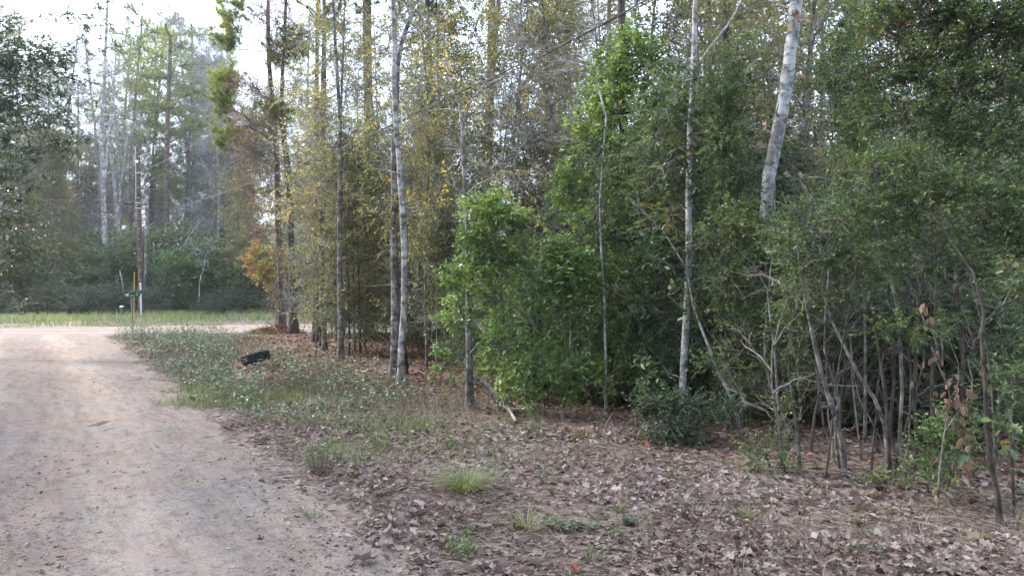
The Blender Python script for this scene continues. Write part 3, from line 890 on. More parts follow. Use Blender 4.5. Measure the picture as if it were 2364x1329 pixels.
# ================================================================== TREES: the wood's edge, surveyed one by one
NEEDLE = dict(shape='blade', L=.23, W=.017, per=44, twigs=3, tl=.16, droop=.12, tone=(.1, .95), up=.5, jit=.3)
SPARSE = dict(shape='diamond', L=.075, W=.036, per=6, twigs=4, tl=.4, tone=(.1, .95), jit=.3)
YAUPON = dict(shape='diamond', L=.034, W=.019, per=14, twigs=6, tl=.22, droop=.1, tone=(.15, .85), up=.1, jit=.3)
LAUREL = dict(shape='oval', L=.075, W=.034, per=9, twigs=5, tl=.26, droop=.15, tone=(.2, .95), up=.3, jit=.25)
OLIVE = dict(shape='diamond', L=.065, W=.03, per=8, twigs=4, tl=.34, droop=.25, tone=(.1, 1.0), jit=.3)
OAKL = dict(shape='oak', L=.105, W=.06, per=5, twigs=4, tl=.28, droop=.2, tone=(.1, .95), jit=.3)
BARE = dict(per=0, twigs=5, tl=.55, droop=-.1, up=.4)

# vine hung pine at the corner (dark double stem) with yellow green needle tufts on its road side
ln = path(28.5, [(651, 762), (648, 650), (641, 520), (640, 420), (636, 330), (626, 225), (620, 130), (618, 0)], 19)
build('pine_tree', 'corner pine with yellow green needle tufts hanging on its road side', 'tree', [(ln, .2, .06)],
      [cl(28.5, 523, 60, 31, 69, 3.82), cl(28.5, 515, 185, 40, 52, 4.38), cl(28.5, 513, 250, 31, 45, 4.05), cl(28.5, 521, 310, 36, 39, 4.05), cl(28.5, 509, 340, 19, 22, 3.50),
       cl(28.5, 540, 15, 33, 37, 3.50), cl(28.5, 522, 100, 27, 27, 3.82), cl(28.5, 645, 130, 51, 50, 2.92), cl(28.5, 640, 265, 51, 42, 3.50), cl(28.5, 695, 105, 46, 37, 2.37)] + top_clumps(ln, 14, 19, 12, 2.2, .7, 1.0),
      NEEDLE, 'pinebark', 'needle', group=None, limb_r=.02, twig_r=.005,
      extra=[(dict(SPARSE, shape='diamond', L=.07, W=.035, tone=(.0, .5)), [cl(28.5, 640, 690, 26, 55, .45), cl(28.5, 650, 600, 30, 50, .3)], 'rust', 'vine')])
# rusty leaved tree beside it
ln2 = path(27.2, [(678, 772), (676, 680), (674, 600), (672, 500), (665, 400), (656, 330), (648, 270), (650, 200), (655, 100), (660, 0)], 16)
build('hardwood_tree', 'dark trunked corner tree covered in dead rusty leaves', 'tree', [(ln2, .2, .04)],
      [cl(27.2, 575, 200, 45, 60, .5), cl(27.2, 562, 290, 42, 45, .55), cl(27.2, 580, 350, 50, 45, .6), cl(27.2, 566, 430, 40, 40, .5), cl(27.2, 610, 440, 50, 50, .45), cl(27.2, 620, 90, 50, 60, .4),
       cl(27.2, 690, 60, 50, 60, .35), cl(27.2, 600, 30, 40, 40, .35), cl(27.2, 690, 200, 50, 60, .4), cl(27.2, 620, 300, 40, 50, .4), cl(27.2, 700, 380, 50, 60, .45), cl(27.2, 610, 520, 45, 45, .35)] + top_clumps(ln2, 12.5, 16, 8, 1.4, .8, .35),
      dict(SPARSE, shape='diamond', L=.085, W=.04, tl=.5), 'darkbark', 'rust', limb_r=.022, twig_r=.005)
# small autumn tree
am = path(29.3, [(641, 758), (636, 700), (628, 640), (622, 600)])
build('autumn_sapling', 'small orange and yellow autumn tree at the road corner', 'tree', [(am, .06, .02)],
      [cl(29.3, 595, 595, 20, 30, 1.3), cl(29.3, 620, 590, 30, 36, 1.5), cl(29.3, 640, 620, 34, 36, 1.2), cl(29.3, 606, 636, 34, 24, 1.3), cl(29.3, 628, 664, 20, 20, .9), cl(29.3, 655, 580, 26, 30, .9)],
      dict(LS, shape='diamond', L=.085, W=.05, per=9, tl=.3, tone=(.5, 1.0)), 'greybark', 'autumn', twig_r=.004, limb_r=.014,
      extra=[(dict(LS, shape='diamond', L=.085, W=.05, per=9, tl=.3, tone=(0, .5)), [cl(29.3, 577, 595, 20, 20, 1.1), cl(29.3, 585, 622, 24, 18, 1.1), cl(29.3, 600, 570, 16, 14, .8)], 'autumn', 'crown')])
# slim pale trunk
ln3 = path(17.5, [(787, 830), (786, 700), (783, 560), (785, 400), (784, 250), (776, 120), (768, 0)], 13)
ln3b = [W(784, 330, 17.5), W(789, 220, 17.5), W(792, 100, 17.5), W(796, 0, 17.5), W(802, -70, 17.6)]
build('sweetgum_tree', 'slim straight pale trunk with upper fork behind the old tyre', 'tree', [(ln3, .088, .03), (ln3b, .04, .02)],
      [cl(17.5, 720, 250, 60, 70, .35), cl(17.5, 830, 300, 60, 80, .3), cl(17.5, 740, 420, 60, 60, .4), cl(17.5, 830, 450, 50, 60, .35), cl(17.5, 760, 120, 60, 80, .22), cl(17.5, 720, 330, 50, 50, .3), cl(17.5, 735, 560, 45, 70, .3)] + top_clumps(ln3, 9.5, 13, 7, 1.2, .7, .3),
      SPARSE, 'greybark', 'sparse', twigm='paletwig', limb_r=.016)
# big pine
ln4 = path(24.0, [(856, 790), (855, 600), (853, 400), (850, 200), (848, 0)], 23)
build('pine_tree', 'tall straight thick pine trunk left of the twin pale trunks', 'tree', [(ln4, .235, .15)],
      [cl(24, 925, 30, 50, 50, 1.0), cl(24, 960, 85, 40, 35, .8), cl(24, 780, 0, 50, 35, .6), cl(24, 1000, 20, 50, 35, .9), cl(25, 870, 180, 40, 30, .25)] + top_clumps(ln4, 13.5, 23, 22, 3.2, .9, .9),
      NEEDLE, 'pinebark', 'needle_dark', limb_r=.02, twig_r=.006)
# twin pale trunks
ln5 = path(14.0, [(914, 868), (912, 700), (911, 560), (910, 420), (912, 300), (918, 200)], 7.5)
build('sweetgum_tree', 'rear thicker stem of the twin trunks in the rusty clearing', 'tree', [(ln5, .105, .05)],
      [cl(14, 880, 480, 60, 60, .4), cl(14, 960, 420, 60, 70, .4), cl(14.3, 980, 300, 60, 60, .35), cl(14.5, 870, 330, 60, 60, .3), cl(14, 930, 560, 45, 40, .35)] + top_clumps(ln5, 5.2, 7.5, 4, .9, .6, .3),
      OLIVE, 'greybark', 'olive', limb_r=.016)
ln6 = path(13.4, [(928, 882), (926, 800), (931, 700), (930, 560), (920, 420), (908, 250), (908, 100), (905, 0)], 12)
build('sweetgum_tree', 'front twin trunk reaching up pale and bare with forked upper branches', 'tree', [(ln6, .088, .045)],
      [cl(13.4, 960, 70, 50, 60, 5), cl(13.4, 865, 60, 45, 60, 5), cl(13.4, 960, 20, 60, 40, 4), cl(13.4, 865, 180, 45, 40, 4)] + top_clumps(ln6, 7.5, 12, 6, 1.0, .7, 5),
      BARE, 'palebark', 'sparse', twigm='paletwig', limb_r=.022, twig_r=.004,
      extra=[(dict(SPARSE, L=.08, W=.04, tone=(.4, 1)), [cl(13.6, 975, 180, 60, 60, .28), cl(13.6, 960, 290, 60, 50, .35), cl(13.6, 870, 260, 40, 40, .2), cl(13.6, 980, 480, 40, 60, .3)], 'sparse', 'crown')])
# yellowing saplings between
for i, (px, py, d, h, lab, cls_, lm_) in enumerate([
        (745, 815, 20.5, 7.8, 'thin stemmed yellowing sapling left of the slim pale trunk', [(720, 480, 50, 60), (760, 380, 50, 60), (700, 600, 45, 60), (740, 650, 40, 50), (730, 720, 40, 40)], 'olive'),
        (820, 800, 19.5, 8.2, 'dusty olive sapling right of the slim pale trunk', [(830, 380, 50, 60), (810, 520, 50, 60), (850, 600, 45, 55), (820, 680, 50, 50), (800, 750, 40, 40), (870, 690, 50, 40)], 'olive'),
        (985, 850, 15.2, 7.5, 'golden leaved sapling right of the twin trunks', [(1000, 230, 60, 70), (990, 360, 60, 60), (1010, 480, 55, 60), (960, 560, 50, 50), (1010, 600, 50, 60), (985, 690, 50, 45)], 'sparse'),
        (1040, 838, 16.5, 8.5, 'tall yellow leaved sapling before the open sky', [(1050, 130, 60, 60), (1100, 70, 60, 60), (1060, 240, 60, 60), (1120, 180, 60, 60), (1030, 60, 60, 50), (1080, 330, 60, 50), (1180, 90, 60, 50)], 'sparse'),
        (1190, 845, 16.0, 8.8, 'amber speckled sapling under the upper overhead cable', [(1200, 250, 60, 60), (1260, 90, 70, 60), (1180, 60, 60, 50), (1270, 190, 60, 60), (1220, 330, 60, 50), (1330, 60, 60, 50), (1150, 160, 50, 50)], 'sparse')]):
    ln = path(d, [(px, py), (px - 4, (py + 300) / 2), (px + 6, 300)], h)
    build('sapling', lab, 'tree', [(ln, .035, .012)], [cl(d, *c, .6 if lm_ == 'olive' else .55) for c in cls_], OLIVE if lm_ == 'olive' else SPARSE, 'greybark', lm_, limb_r=.012, limb_parts=True)
# slender trunk right of centre-left
ln7 = path(10.5, [(1086, 940), (1083, 820), (1081, 660), (1078, 500), (1072, 380), (1068, 320)], None)
build('sweetgum_tree', 'slender straight mottled trunk left of the bright evergreen bush', 'tree', [(ln7 + [W(1060, 240, 10.8), W(1040, 190, 11.2), W(1028, 120, 11.6)], .068, .016), ([W(1068, 330, 10.5), W(1080, 250, 10.9), W(1120, 190, 11.6)], .022, .01)],
      [cl(11, 1045, 215, 40, 40, .25), cl(11.4, 1110, 230, 45, 35, .25), cl(11.2, 1020, 150, 40, 40, .25), cl(10.7, 1040, 430, 40, 40, .25), cl(10.8, 1120, 390, 45, 40, .3)],
      SPARSE, 'greybark', 'sparse', twigm='paletwig', limb_r=.014)
# pale pine behind
ln8 = path(26.0, [(1122, 776), (1124, 500), (1128, 300), (1134, 100), (1138, 0)], 22)
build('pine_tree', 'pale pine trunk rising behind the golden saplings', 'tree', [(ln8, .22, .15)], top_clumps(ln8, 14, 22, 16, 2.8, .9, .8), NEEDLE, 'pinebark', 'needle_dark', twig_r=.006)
# bright glossy evergreen bushes
b1 = [path(10.2, [(1150, 945), (1165, 800), (1150, 640), (1140, 500)]), path(10.1, [(1190, 950), (1210, 850), (1240, 740), (1230, 640)])]
build('evergreen_bush', 'bright glossy green bush beside the slender mottled trunk', 'bush', [(b1[0], .035, .012), (b1[1], .03, .01)],
      [cl(10.2, 1135, 490, 62, 42, 3.30), cl(10.2, 1175, 520, 55, 45, 3.00), cl(10.1, 1090, 560, 50, 40, 2.25), cl(10.2, 1130, 600, 70, 45, 2.70), cl(10.3, 1200, 600, 60, 50, 2.25), cl(10.1, 1060, 650, 50, 40, 1.95), cl(10.2, 1140, 690, 60, 45, 1.80), cl(10.0, 1150, 790, 50, 45, 1.65), cl(9.9, 1170, 880, 50, 40, 1.80), cl(10.4, 1050, 740, 40, 35, 1.35), cl(10.6, 1020, 840, 40, 40, 1.20)],
      dict(LAUREL, tone=(.3, 1), jit=.4), 'greybark', 'bright', limb_r=.012)
b2 = [path(9.8, [(1300, 950), (1310, 850), (1320, 750), (1315, 640)]), path(9.8, [(1262, 955), (1255, 880), (1270, 800)])]
build('evergreen_bush', 'bright green bush with glossy crown low in the wood edge centre', 'bush', [(b2[0], .03, .01), (b2[1], .022, .008)],
      [cl(9.8, 1300, 590, 50, 40, 2.72), cl(9.8, 1320, 630, 55, 45, 3.40), cl(9.9, 1260, 650, 50, 42, 2.72), cl(9.8, 1340, 700, 55, 40, 2.04), cl(9.9, 1290, 750, 60, 50, 1.70), cl(9.7, 1240, 830, 60, 50, 1.70), cl(9.6, 1310, 850, 60, 50, 1.70), cl(9.6, 1250, 905, 60, 40, 1.87), cl(9.6, 1350, 880, 50, 40, 1.36), cl(9.7, 1220, 740, 50, 40, 1.53)],
      LAUREL, 'greybark', 'bright', limb_r=.012)
b3 = [path(11.2, [(1420, 920), (1430, 700), (1425, 450), (1440, 250), (1450, 130)], None), path(11.0, [(1380, 925), (1370, 700), (1380, 500), (1370, 380)])]
build('evergreen_tree', 'tall slender tree with bright yellow green crown near the cable', 'tree', [(b3[0], .04, .012), (b3[1], .03, .01)],
      [cl(11.2, 1450, 105, 60, 45, 2.24), cl(11.2, 1420, 170, 60, 50, 2.56), cl(11.2, 1490, 150, 50, 50, 1.92), cl(11.1, 1390, 235, 55, 50, 2.56), cl(11.1, 1360, 290, 45, 40, 2.40), cl(11.2, 1450, 250, 60, 60, 1.92), cl(11.0, 1390, 340, 60, 45, 1.92), cl(11.0, 1330, 395, 45, 35, 2.08), cl(11.0, 1300, 440, 45, 35, 2.08), cl(11.2, 1420, 420, 55, 50, 1.76), cl(11.2, 1480, 340, 60, 50, 1.44), cl(11.3, 1370, 500, 55, 45, 1.44), cl(11.3, 1440, 560, 60, 50, 1.44), cl(11.3, 1510, 240, 50, 50, 1.44)],
      dict(LAUREL, tone=(.3, 1), jit=.4), 'greybark', 'bright', limb_r=.014)
b4 = [path(10.4, [(1530, 950), (1540, 760), (1510, 560), (1500, 420)]), path(10.3, [(1490, 950), (1480, 800), (1450, 660)])]
build('evergreen_tree', 'leafy mixed green tree filling the edge left of the mottled white oak', 'tree', [(b4[0], .03, .01), (b4[1], .025, .008)],
      [cl(10.3, 1500, 300, 60, 60, 1.6), cl(10.3, 1530, 410, 60, 55, 1.8), cl(10.3, 1470, 480, 60, 55, 1.7), cl(10.2, 1540, 540, 50, 50, 1.5), cl(10.2, 1460, 620, 60, 55, 1.6), cl(10.1, 1400, 640, 55, 50, 1.3), cl(10.1, 1500, 710, 60, 50, 1.5), cl(10.0, 1430, 780, 60, 50, 1.3), cl(9.9, 1500, 850, 50, 45, 1.2), cl(9.8, 1390, 860, 50, 40, 1.2), cl(10.3, 1340, 520, 50, 45, 1.4), cl(10.3, 1550, 210, 45, 50, 1.2)],
      dict(LAUREL, L=.065, W=.032, tone=(.05, .8)), 'greybark', 'bright', limb_r=.012)
# thin pale sapling and dark pine stem
ln9 = path(9.8, [(1400, 960), (1398, 850), (1394, 700), (1388, 560), (1386, 440)], 5.5)
build('sapling', 'thin pale sapling stem left of the dark pine trunk', 'tree', [(ln9, .026, .012)], [cl(9.9, 1400, 480, 45, 45, .9), cl(9.8, 1380, 600, 40, 45, .8), cl(9.9, 1370, 370, 40, 45, .6), cl(9.8, 1420, 690, 40, 40, .7)], OLIVE, 'palebark', 'dark', limb_r=.01)
ln10 = path(11.4, [(1462, 925), (1458, 800), (1450, 650), (1444, 500), (1440, 400)], 13)
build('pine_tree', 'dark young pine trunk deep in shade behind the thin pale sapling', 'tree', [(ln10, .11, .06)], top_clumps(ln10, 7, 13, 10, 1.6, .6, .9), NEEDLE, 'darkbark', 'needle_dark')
# mottled white trunk
ln11 = path(8.9, [(1578, 990), (1573, 880), (1580, 760), (1585, 620), (1586, 480), (1592, 330), (1602, 180), (1606, 60), (1606, 0)], 9.5)
ln11b = [W(1602, 165, 8.9), W(1640, 110, 9.0), W(1690, 40, 9.2), W(1720, -20, 9.4)]
build('lobed_oak', 'mottled white oak trunk with forked limb right of centre', 'tree', [(ln11, .06, .03), (ln11b, .022, .012)],
      [cl(9, 1530, 250, 60, 60, .8), cl(8.9, 1620, 300, 60, 60, .8), cl(8.8, 1540, 370, 60, 50, .9), cl(8.8, 1640, 420, 55, 50, .9), cl(8.9, 1540, 480, 60, 55, .9), cl(8.7, 1620, 560, 55, 55, .7), cl(9.0, 1500, 590, 55, 50, .8), cl(8.8, 1540, 680, 50, 50, .6), cl(8.8, 1560, 130, 50, 60, .5), cl(9, 1680, 180, 60, 60, .5), cl(8.7, 1500, 830, 40, 45, .6), cl(8.7, 1640, 760, 50, 50, .5)] + top_clumps(ln11, 6.2, 9.5, 9, 1.2, .6, .8),
      dict(OAKL, tone=(.1, .82)), 'palebark', 'oakleaf', limb_r=.014)
# sycamore
syl = path(12.0, [(1745, 900), (1755, 760), (1768, 560), (1776, 440), (1786, 360), (1812, 220), (1828, 100), (1838, 0)], 15)
syc = build('sycamore_tree', 'leaning pale grey mottled sycamore trunk rising out of the yaupon thicket', 'tree', [(syl, .148, .115)],
      top_clumps(syl, 7.5, 15, 14, 2.4, .9, 7), BARE, 'syc', 'brownleaf', twigm='paletwig', limb_r=.022, twig_r=.004)

# ------------------------------------------------------------------ yaupon holly thicket on the right
def arch(d, pts, dd=0.0):
    return path(d, pts, None, d + dd)
def yaupon(label, stems, clumps, dens=1.0, berries=None, spec=None, mat='holly', name='yaupon_holly', cat='bush', r0=.022):
    root = build(name, label, cat, [(s, r0, .007) for s in stems], [(c[0] - np.array([0, .3, 0]), c[1], c[2] * dens * 1.5) for c in clumps], dict(YAUPON, **(spec or {})), 'darkbark', mat, limb_r=.008, twig_r=.002)
    if berries:
        mb = MB(); base = np.array(root.location)
        for c in berries:
            n = c[2]
            p = c[0] - base + rand_ball(n) * np.asarray(c[1])
            o8 = np.array([(1, 0, 0), (0, 1, 0), (-1, 0, 0), (0, -1, 0), (0, 0, 1), (0, 0, -1)], float) * .0055
            f8 = np.array([(0, 1, 4), (1, 2, 4), (2, 3, 4), (3, 0, 4), (1, 0, 5), (2, 1, 5), (3, 2, 5), (0, 3, 5)])
            # little bunches along the twigs
            p = (p[:, None] + RNG.normal(size=(n, 5, 3)) * .018).reshape(-1, 3)
            mb.add(p[:, None] + o8[None], (f8[None] + (np.arange(len(p)) * 6)[:, None, None]).reshape(-1, 3))
        mb.obj('berries', M['berry'], root, kind='stuff')
    return root
yaupon('yaupon holly filling the gap between mottled white oak and sycamore', [arch(8.6, [(1690, 1005), (1680, 850), (1650, 720)]), arch(8.6, [(1720, 1000), (1705, 800), (1700, 680)]), arch(8.8, [(1630, 985), (1660, 880), (1700, 760)])],
       [cl(8.8, 1650, 330, 65, 60, 1.6), cl(8.7, 1670, 430, 60, 60, 1.6), cl(8.6, 1680, 520, 80, 60, 1.7), cl(8.6, 1740, 610, 70, 60, 1.6), cl(8.6, 1660, 640, 70, 60, 1.4), cl(8.7, 1690, 730, 70, 50, 1.0), cl(8.9, 1660, 260, 60, 60, 1.4), cl(9, 1650, 200, 60, 60, 1.0), cl(8.5, 1650, 830, 60, 50, .7), cl(9.0, 1680, 130, 50, 50, .7), cl(9.4, 1765, 560, 55, 50, .7), cl(9.2, 1800, 640, 65, 50, 1.3), cl(9.0, 1760, 730, 60, 50, 1.1), cl(8.8, 1790, 830, 60, 45, .9), cl(8.8, 1700, 880, 55, 40, .8)])
yaupon('low dense yaupon bush around the mottled white oak foot', [arch(8.3, [(1560, 1010), (1540, 960), (1510, 930)]), arch(8.3, [(1600, 1015), (1620, 950), (1650, 900)])],
       [cl(8.3, 1530, 980, 55, 45, 1.8), cl(8.3, 1580, 1000, 50, 45, 1.6), cl(8.4, 1510, 920, 50, 40, 1.3), cl(8.3, 1640, 940, 55, 45, .9), cl(8.3, 1560, 930, 45, 35, 1.3)], mat='dark', spec=dict(tone=(.3, 1)))
yaupon('yaupon holly curtain right of the pale leaning sycamore trunk', [arch(7.6, [(1870, 1040), (1890, 860), (1870, 700)]), arch(7.6, [(1845, 1050), (1820, 850), (1830, 700)]), arch(7.9, [(1930, 1020), (1950, 800), (1930, 560)])],
       [cl(7.9, 1950, 300, 60, 60, 1.6), cl(7.8, 1950, 380, 75, 60, 1.6), cl(7.7, 1890, 470, 50, 45, 1.2), cl(7.6, 1830, 560, 70, 55, 1.5), cl(7.6, 1890, 620, 70, 50, 1.5), cl(7.6, 1810, 680, 70, 50, 1.4), cl(7.6, 1880, 720, 65, 40, 1.2), cl(7.6, 1800, 770, 60, 40, 1.0), cl(8.1, 1900, 180, 75, 60, 1.3), cl(8.0, 1960, 260, 65, 60, 1.3), cl(8.2, 1930, 90, 60, 60, 1.2), cl(7.6, 1970, 510, 65, 50, 1.4), cl(7.5, 1800, 850, 50, 40, .5), cl(7.6, 1960, 640, 55, 40, .9)])
yaupon('red berried yaupon holly overhanging the top right', [arch(6.8, [(2120, 1080), (2110, 850), (2130, 600), (2140, 350)]), arch(6.6, [(2200, 1090), (2220, 850), (2200, 560), (2180, 300)]), arch(6.9, [(2050, 1060), (2060, 800), (2030, 520)])],
       [cl(7.1, 2020, 70, 80, 65, 1.8), cl(6.9, 2110, 60, 85, 65, 2.0), cl(6.7, 2210, 80, 85, 70, 2.0), cl(6.6, 2310, 90, 80, 75, 2.0), cl(7.0, 2010, 180, 75, 60, 1.5), cl(6.9, 2090, 180, 80, 60, 1.7), cl(6.7, 2180, 200, 80, 60, 1.6), cl(6.5, 2290, 220, 80, 60, 1.7), cl(6.9, 2030, 290, 75, 55, 1.5), cl(6.8, 2120, 310, 75, 55, 1.5), cl(6.6, 2220, 330, 75, 55, 1.5), cl(6.4, 2330, 330, 65, 55, 1.6), cl(6.9, 2160, -40, 120, 50, 1.5), cl(6.8, 2320, -30, 90, 50, 1.5)], 1.0,
       berries=[cl(6.9, 2030, 60, 70, 50, 26), cl(6.6, 2100, 60, 80, 50, 36), cl(6.6, 2200, 40, 70, 50, 24), cl(6.5, 2150, 120, 60, 40, 16), cl(6.4, 2330, 60, 40, 40, 10), cl(6.7, 2130, 270, 70, 40, 12), cl(6.6, 2050, 150, 60, 60, 12)])
yaupon('dense yaupon holly at mid height on the right with arching pale stems', [arch(6.5, [(2050, 1100), (2040, 900), (2010, 700), (1990, 560)]), arch(6.4, [(2160, 1110), (2150, 900), (2160, 650), (2150, 500)])],
       [cl(6.6, 1990, 480, 75, 45, 1.5), cl(6.5, 2070, 470, 75, 45, 1.5), cl(6.5, 2040, 540, 65, 35, 1.2), cl(6.4, 2150, 480, 70, 45, 1.3), cl(6.4, 2230, 440, 70, 50, 1.5), cl(6.3, 2300, 480, 70, 50, 1.5), cl(6.2, 2340, 560, 55, 50, 1.5), cl(6.3, 2250, 540, 65, 45, 1.3), cl(6.6, 1980, 400, 70, 45, 1.3), cl(6.5, 2080, 390, 70, 45, 1.3)],
       berries=[cl(6.2, 2230, 480, 60, 40, 10)])
yaupon('small sprig of bright yaupon at eye level between curved stems', [arch(6.7, [(2010, 1095), (2030, 900), (2050, 760)])], [cl(6.7, 2010, 755, 40, 20, 1.3), cl(6.7, 2060, 745, 45, 22, 1.4), cl(6.6, 2110, 740, 40, 20, .8)], mat='bright', spec=dict(tone=(.1, .8)), r0=.012)
yaupon('bright low yaupon shrub between the curved pale stems and dark right trunk', [arch(6.1, [(2150, 1130), (2140, 1050), (2130, 960)]), arch(6.1, [(2180, 1135), (2190, 1060), (2160, 980)])],
       [cl(6.1, 2130, 970, 50, 30, 1.6), cl(6.1, 2170, 1000, 45, 32, 1.4), cl(6.1, 2100, 1020, 45, 25, 1.2), cl(6.1, 2150, 1060, 60, 30, .9), cl(6.2, 2060, 1080, 60, 22, .8)], mat='bright', spec=dict(tone=(.0, .75)), r0=.01)
yaupon('yaupon foliage hugging the dark mottled trunk at the right edge', [arch(5.4, [(2340, 1190), (2330, 950), (2310, 750)])],
       [cl(5.5, 2280, 860, 55, 25, 1.0), cl(5.5, 2330, 830, 50, 40, 1.2), cl(5.4, 2340, 740, 45, 45, 1.2), cl(5.6, 2280, 660, 55, 45, .9), cl(5.5, 2340, 640, 45, 45, 1.0), cl(5.3, 2350, 1080, 40, 45, .8), cl(5.3, 2300, 1140, 40, 30, .6)], mat='holly', spec=dict(tone=(.3, 1)), r0=.014)
yaupon('low yaupon seedlings at the foot of the white stick stems', [arch(7.0, [(1780, 1080), (1760, 1040), (1740, 1000)])], [cl(7.1, 1760, 1020, 50, 35, .8), cl(7.0, 1720, 1060, 50, 25, .8), cl(6.9, 1830, 1090, 60, 22, .6), cl(7.2, 1780, 960, 45, 40, .5), cl(6.7, 1960, 1090, 60, 25, .7)], r0=.01)

def ln_top(d, pts):
    return float(W(pts[-1][0], pts[-1][1], d)[2])
yaupon('yaupon sprays drooping in front of the curved pale stems', [arch(6.6, [(1905, 1100), (1930, 900), (1960, 700), (1990, 560)]), arch(6.5, [(2090, 1110), (2100, 880), (2080, 640)])],
       [cl(6.5, 1790, 590, 60, 45, 1.0), cl(6.4, 1860, 600, 60, 45, 1.1), cl(6.4, 1940, 575, 60, 45, 1.2), cl(6.4, 2040, 600, 60, 45, 1.2), cl(6.4, 1900, 670, 55, 35, .9), cl(6.4, 2000, 655, 55, 35, .9), cl(6.3, 2130, 590, 60, 45, 1.1), cl(6.2, 2220, 620, 55, 45, 1.0), cl(6.2, 2290, 590, 55, 45, 1.0), cl(6.4, 1820, 520, 60, 45, 1.1), cl(6.4, 1900, 500, 60, 45, 1.0)], .8, r0=.012)
# bare stems of the thicket, each its own young tree
def stem(label, d, pts, r0, r1, bark='greybark', clumps=(), top=None, spec=None, mat='holly', name='bare_sapling', d2=None):
    ln = path(d, pts, None if top == 0 else max((top or 0), ln_top(d, pts)) + .5, d2)
    return build(name, label, 'sapling', [(ln, r0, r1 * .25)], list(clumps), spec or dict(BARE, twigs=4, tl=.3), bark, mat, limb_r=.01, twig_r=.0022, wob=.012, flare=1.15)
stem('straight thin white stem left of the broken stub', 6.85, [(1808, 1088), (1803, 1000), (1796, 900), (1788, 800), (1776, 720)], .021, .010, top=1.8)
SHORT = stem('short broken grey stub with splintered top', 6.85, [(1848, 1086), (1845, 1040), (1838, 990), (1834, 958)], .02, .06, top=0, clumps=[cl(6.85, 1850, 960, 25, 12, 10), cl(6.85, 1822, 962, 14, 10, 8)])
stem('stoutest pale curved stem sweeping left to right from the broken stub', 6.9, [(1952, 1086), (1942, 1020), (1925, 950), (1900, 880), (1885, 820), (1870, 740), (1850, 640)], .036, .02, top=2.4)
stem('thin stem rising beside the stoutest curved stem', 6.95, [(1942, 1084), (1930, 1020), (1926, 960), (1935, 900), (1905, 840), (1900, 760), (1912, 640)], .02, .012, top=2.4)
stem('long curved lichen stem leaning left toward the dense thicket', 6.65, [(2064, 1106), (2050, 1040), (2042, 980), (2020, 920), (1985, 870), (1960, 820), (1920, 740), (1890, 650)], .03, .016, 'greybark', top=2.4)
stem('upright pale mottled stem standing behind the long curved stem', 6.65, [(2066, 1108), (2074, 1000), (2078, 880), (2072, 780), (2058, 660), (2030, 560), (2015, 500)], .024, .015, 'greybark', top=2.8)
stem('thin vertical grey stem from the leaf floor to the thicket', 7.6, [(1996, 900), (1996, 800), (1996, 680), (1990, 560)], .02, .012, 'greybark', top=4)
stem('slim brown stem slanting in front of the dark mound', 7.3, [(1990, 1060), (1975, 960), (1968, 860), (1972, 760)], .014, .008, 'twig')
stem('fine arching whip bowing between the curved stems', 6.7, [(2068, 1000), (2020, 985), (1985, 920), (1970, 840), (1965, 760)], .008, .005, 'twig')
stem('thick slanting bare limb in the upper right shade', 8.2, [(2230, 930), (2195, 780), (2150, 680), (2110, 590), (2070, 520)], .06, .04, 'greybark', top=4.6)
stem('thin slanting stem crossing behind the broken stub', 7.9, [(1720, 1010), (1695, 930), (1660, 860), (1630, 780), (1600, 700)], .03, .018, 'greybark', top=2.4)
stem('leaning grey pole low in the thicket', 8.0, [(1830, 1000), (1800, 940), (1770, 860), (1765, 760)], .022, .014, 'greybark', top=3)
stem('dark straight stem at the back of the right thicket', 9.0, [(1870, 960), (1862, 820), (1858, 700), (1870, 560)], .03, .02, 'darkbark', top=4.5)
stem('fine pale whip crossing the upper right shade', 6.4, [(2300, 1090), (2290, 900), (2270, 760), (2240, 600)], .01, .006, 'twig')
# dark mottled trunk at the right edge
ln12 = path(5.25, [(2308, 1222), (2300, 1140), (2286, 1040), (2282, 950), (2272, 850), (2268, 740), (2270, 660)], 3.0)
build('oak_sapling', 'dark mottled young oak trunk standing at the right edge', 'tree', [(ln12, .03, .004)],
      [cl(5.3, 2340, 690, 25, 35, .3), cl(5.2, 2340, 930, 35, 50, .55), cl(5.2, 2350, 1000, 30, 40, .5)],
      dict(OAKL, L=.1, W=.065, per=4, twigs=3, tone=(.4, .95)), 'darkbark', 'oakleaf', limb_r=.012, twig_r=.0025)

# sapling hung with large dead leaves, every leaf its own piece
def leaf_part(parent, shape, pos, yaw, pitch, roll, size, tone, matn, mesh_cache={}):
    key = (shape, round(tone, 1), matn)
    if key not in mesh_cache:
        mb = MB()
        leaves(mb, np.zeros((1, 3)), np.array([[1.0, 0, 0]]), np.array([[0, 0, 1.0]]), 1.0, .46 if shape != 'star' else .75, shape, np.array([tone]), 1.2)
        mesh_cache[key] = mb.mesh('leaf', M[matn])
    o = link('leaf', mesh_cache[key], parent, tuple(pos)); o.rotation_euler = (roll, pitch, yaw); o.scale = (size, size, size)
    return o
dl = path(5.55, [(2165, 1195), (2160, 1080), (2175, 990), (2190, 900), (2150, 800)])
ds = build('dead_leaf_sapling', 'low sapling hung with large curled brown dead leaves at lower right', 'sapling', [(dl, .01, .005), ([W(2172, 1010, 5.55), W(2200, 960, 5.5), W(2235, 900, 5.5), W(2235, 820, 5.5)], .006, .004), ([W(2180, 940, 5.55), W(2215, 870, 5.5), W(2185, 770, 5.5), W(2140, 720, 5.5)], .005, .003)],
           [cl(5.55, 2220, 960, 60, 100, 5), cl(5.55, 2180, 830, 50, 80, 4)], dict(BARE, twigs=3, tl=.18), 'twig', 'brownleaf', limb_r=.006, twig_r=.002)
db_ = np.array(ds.location)
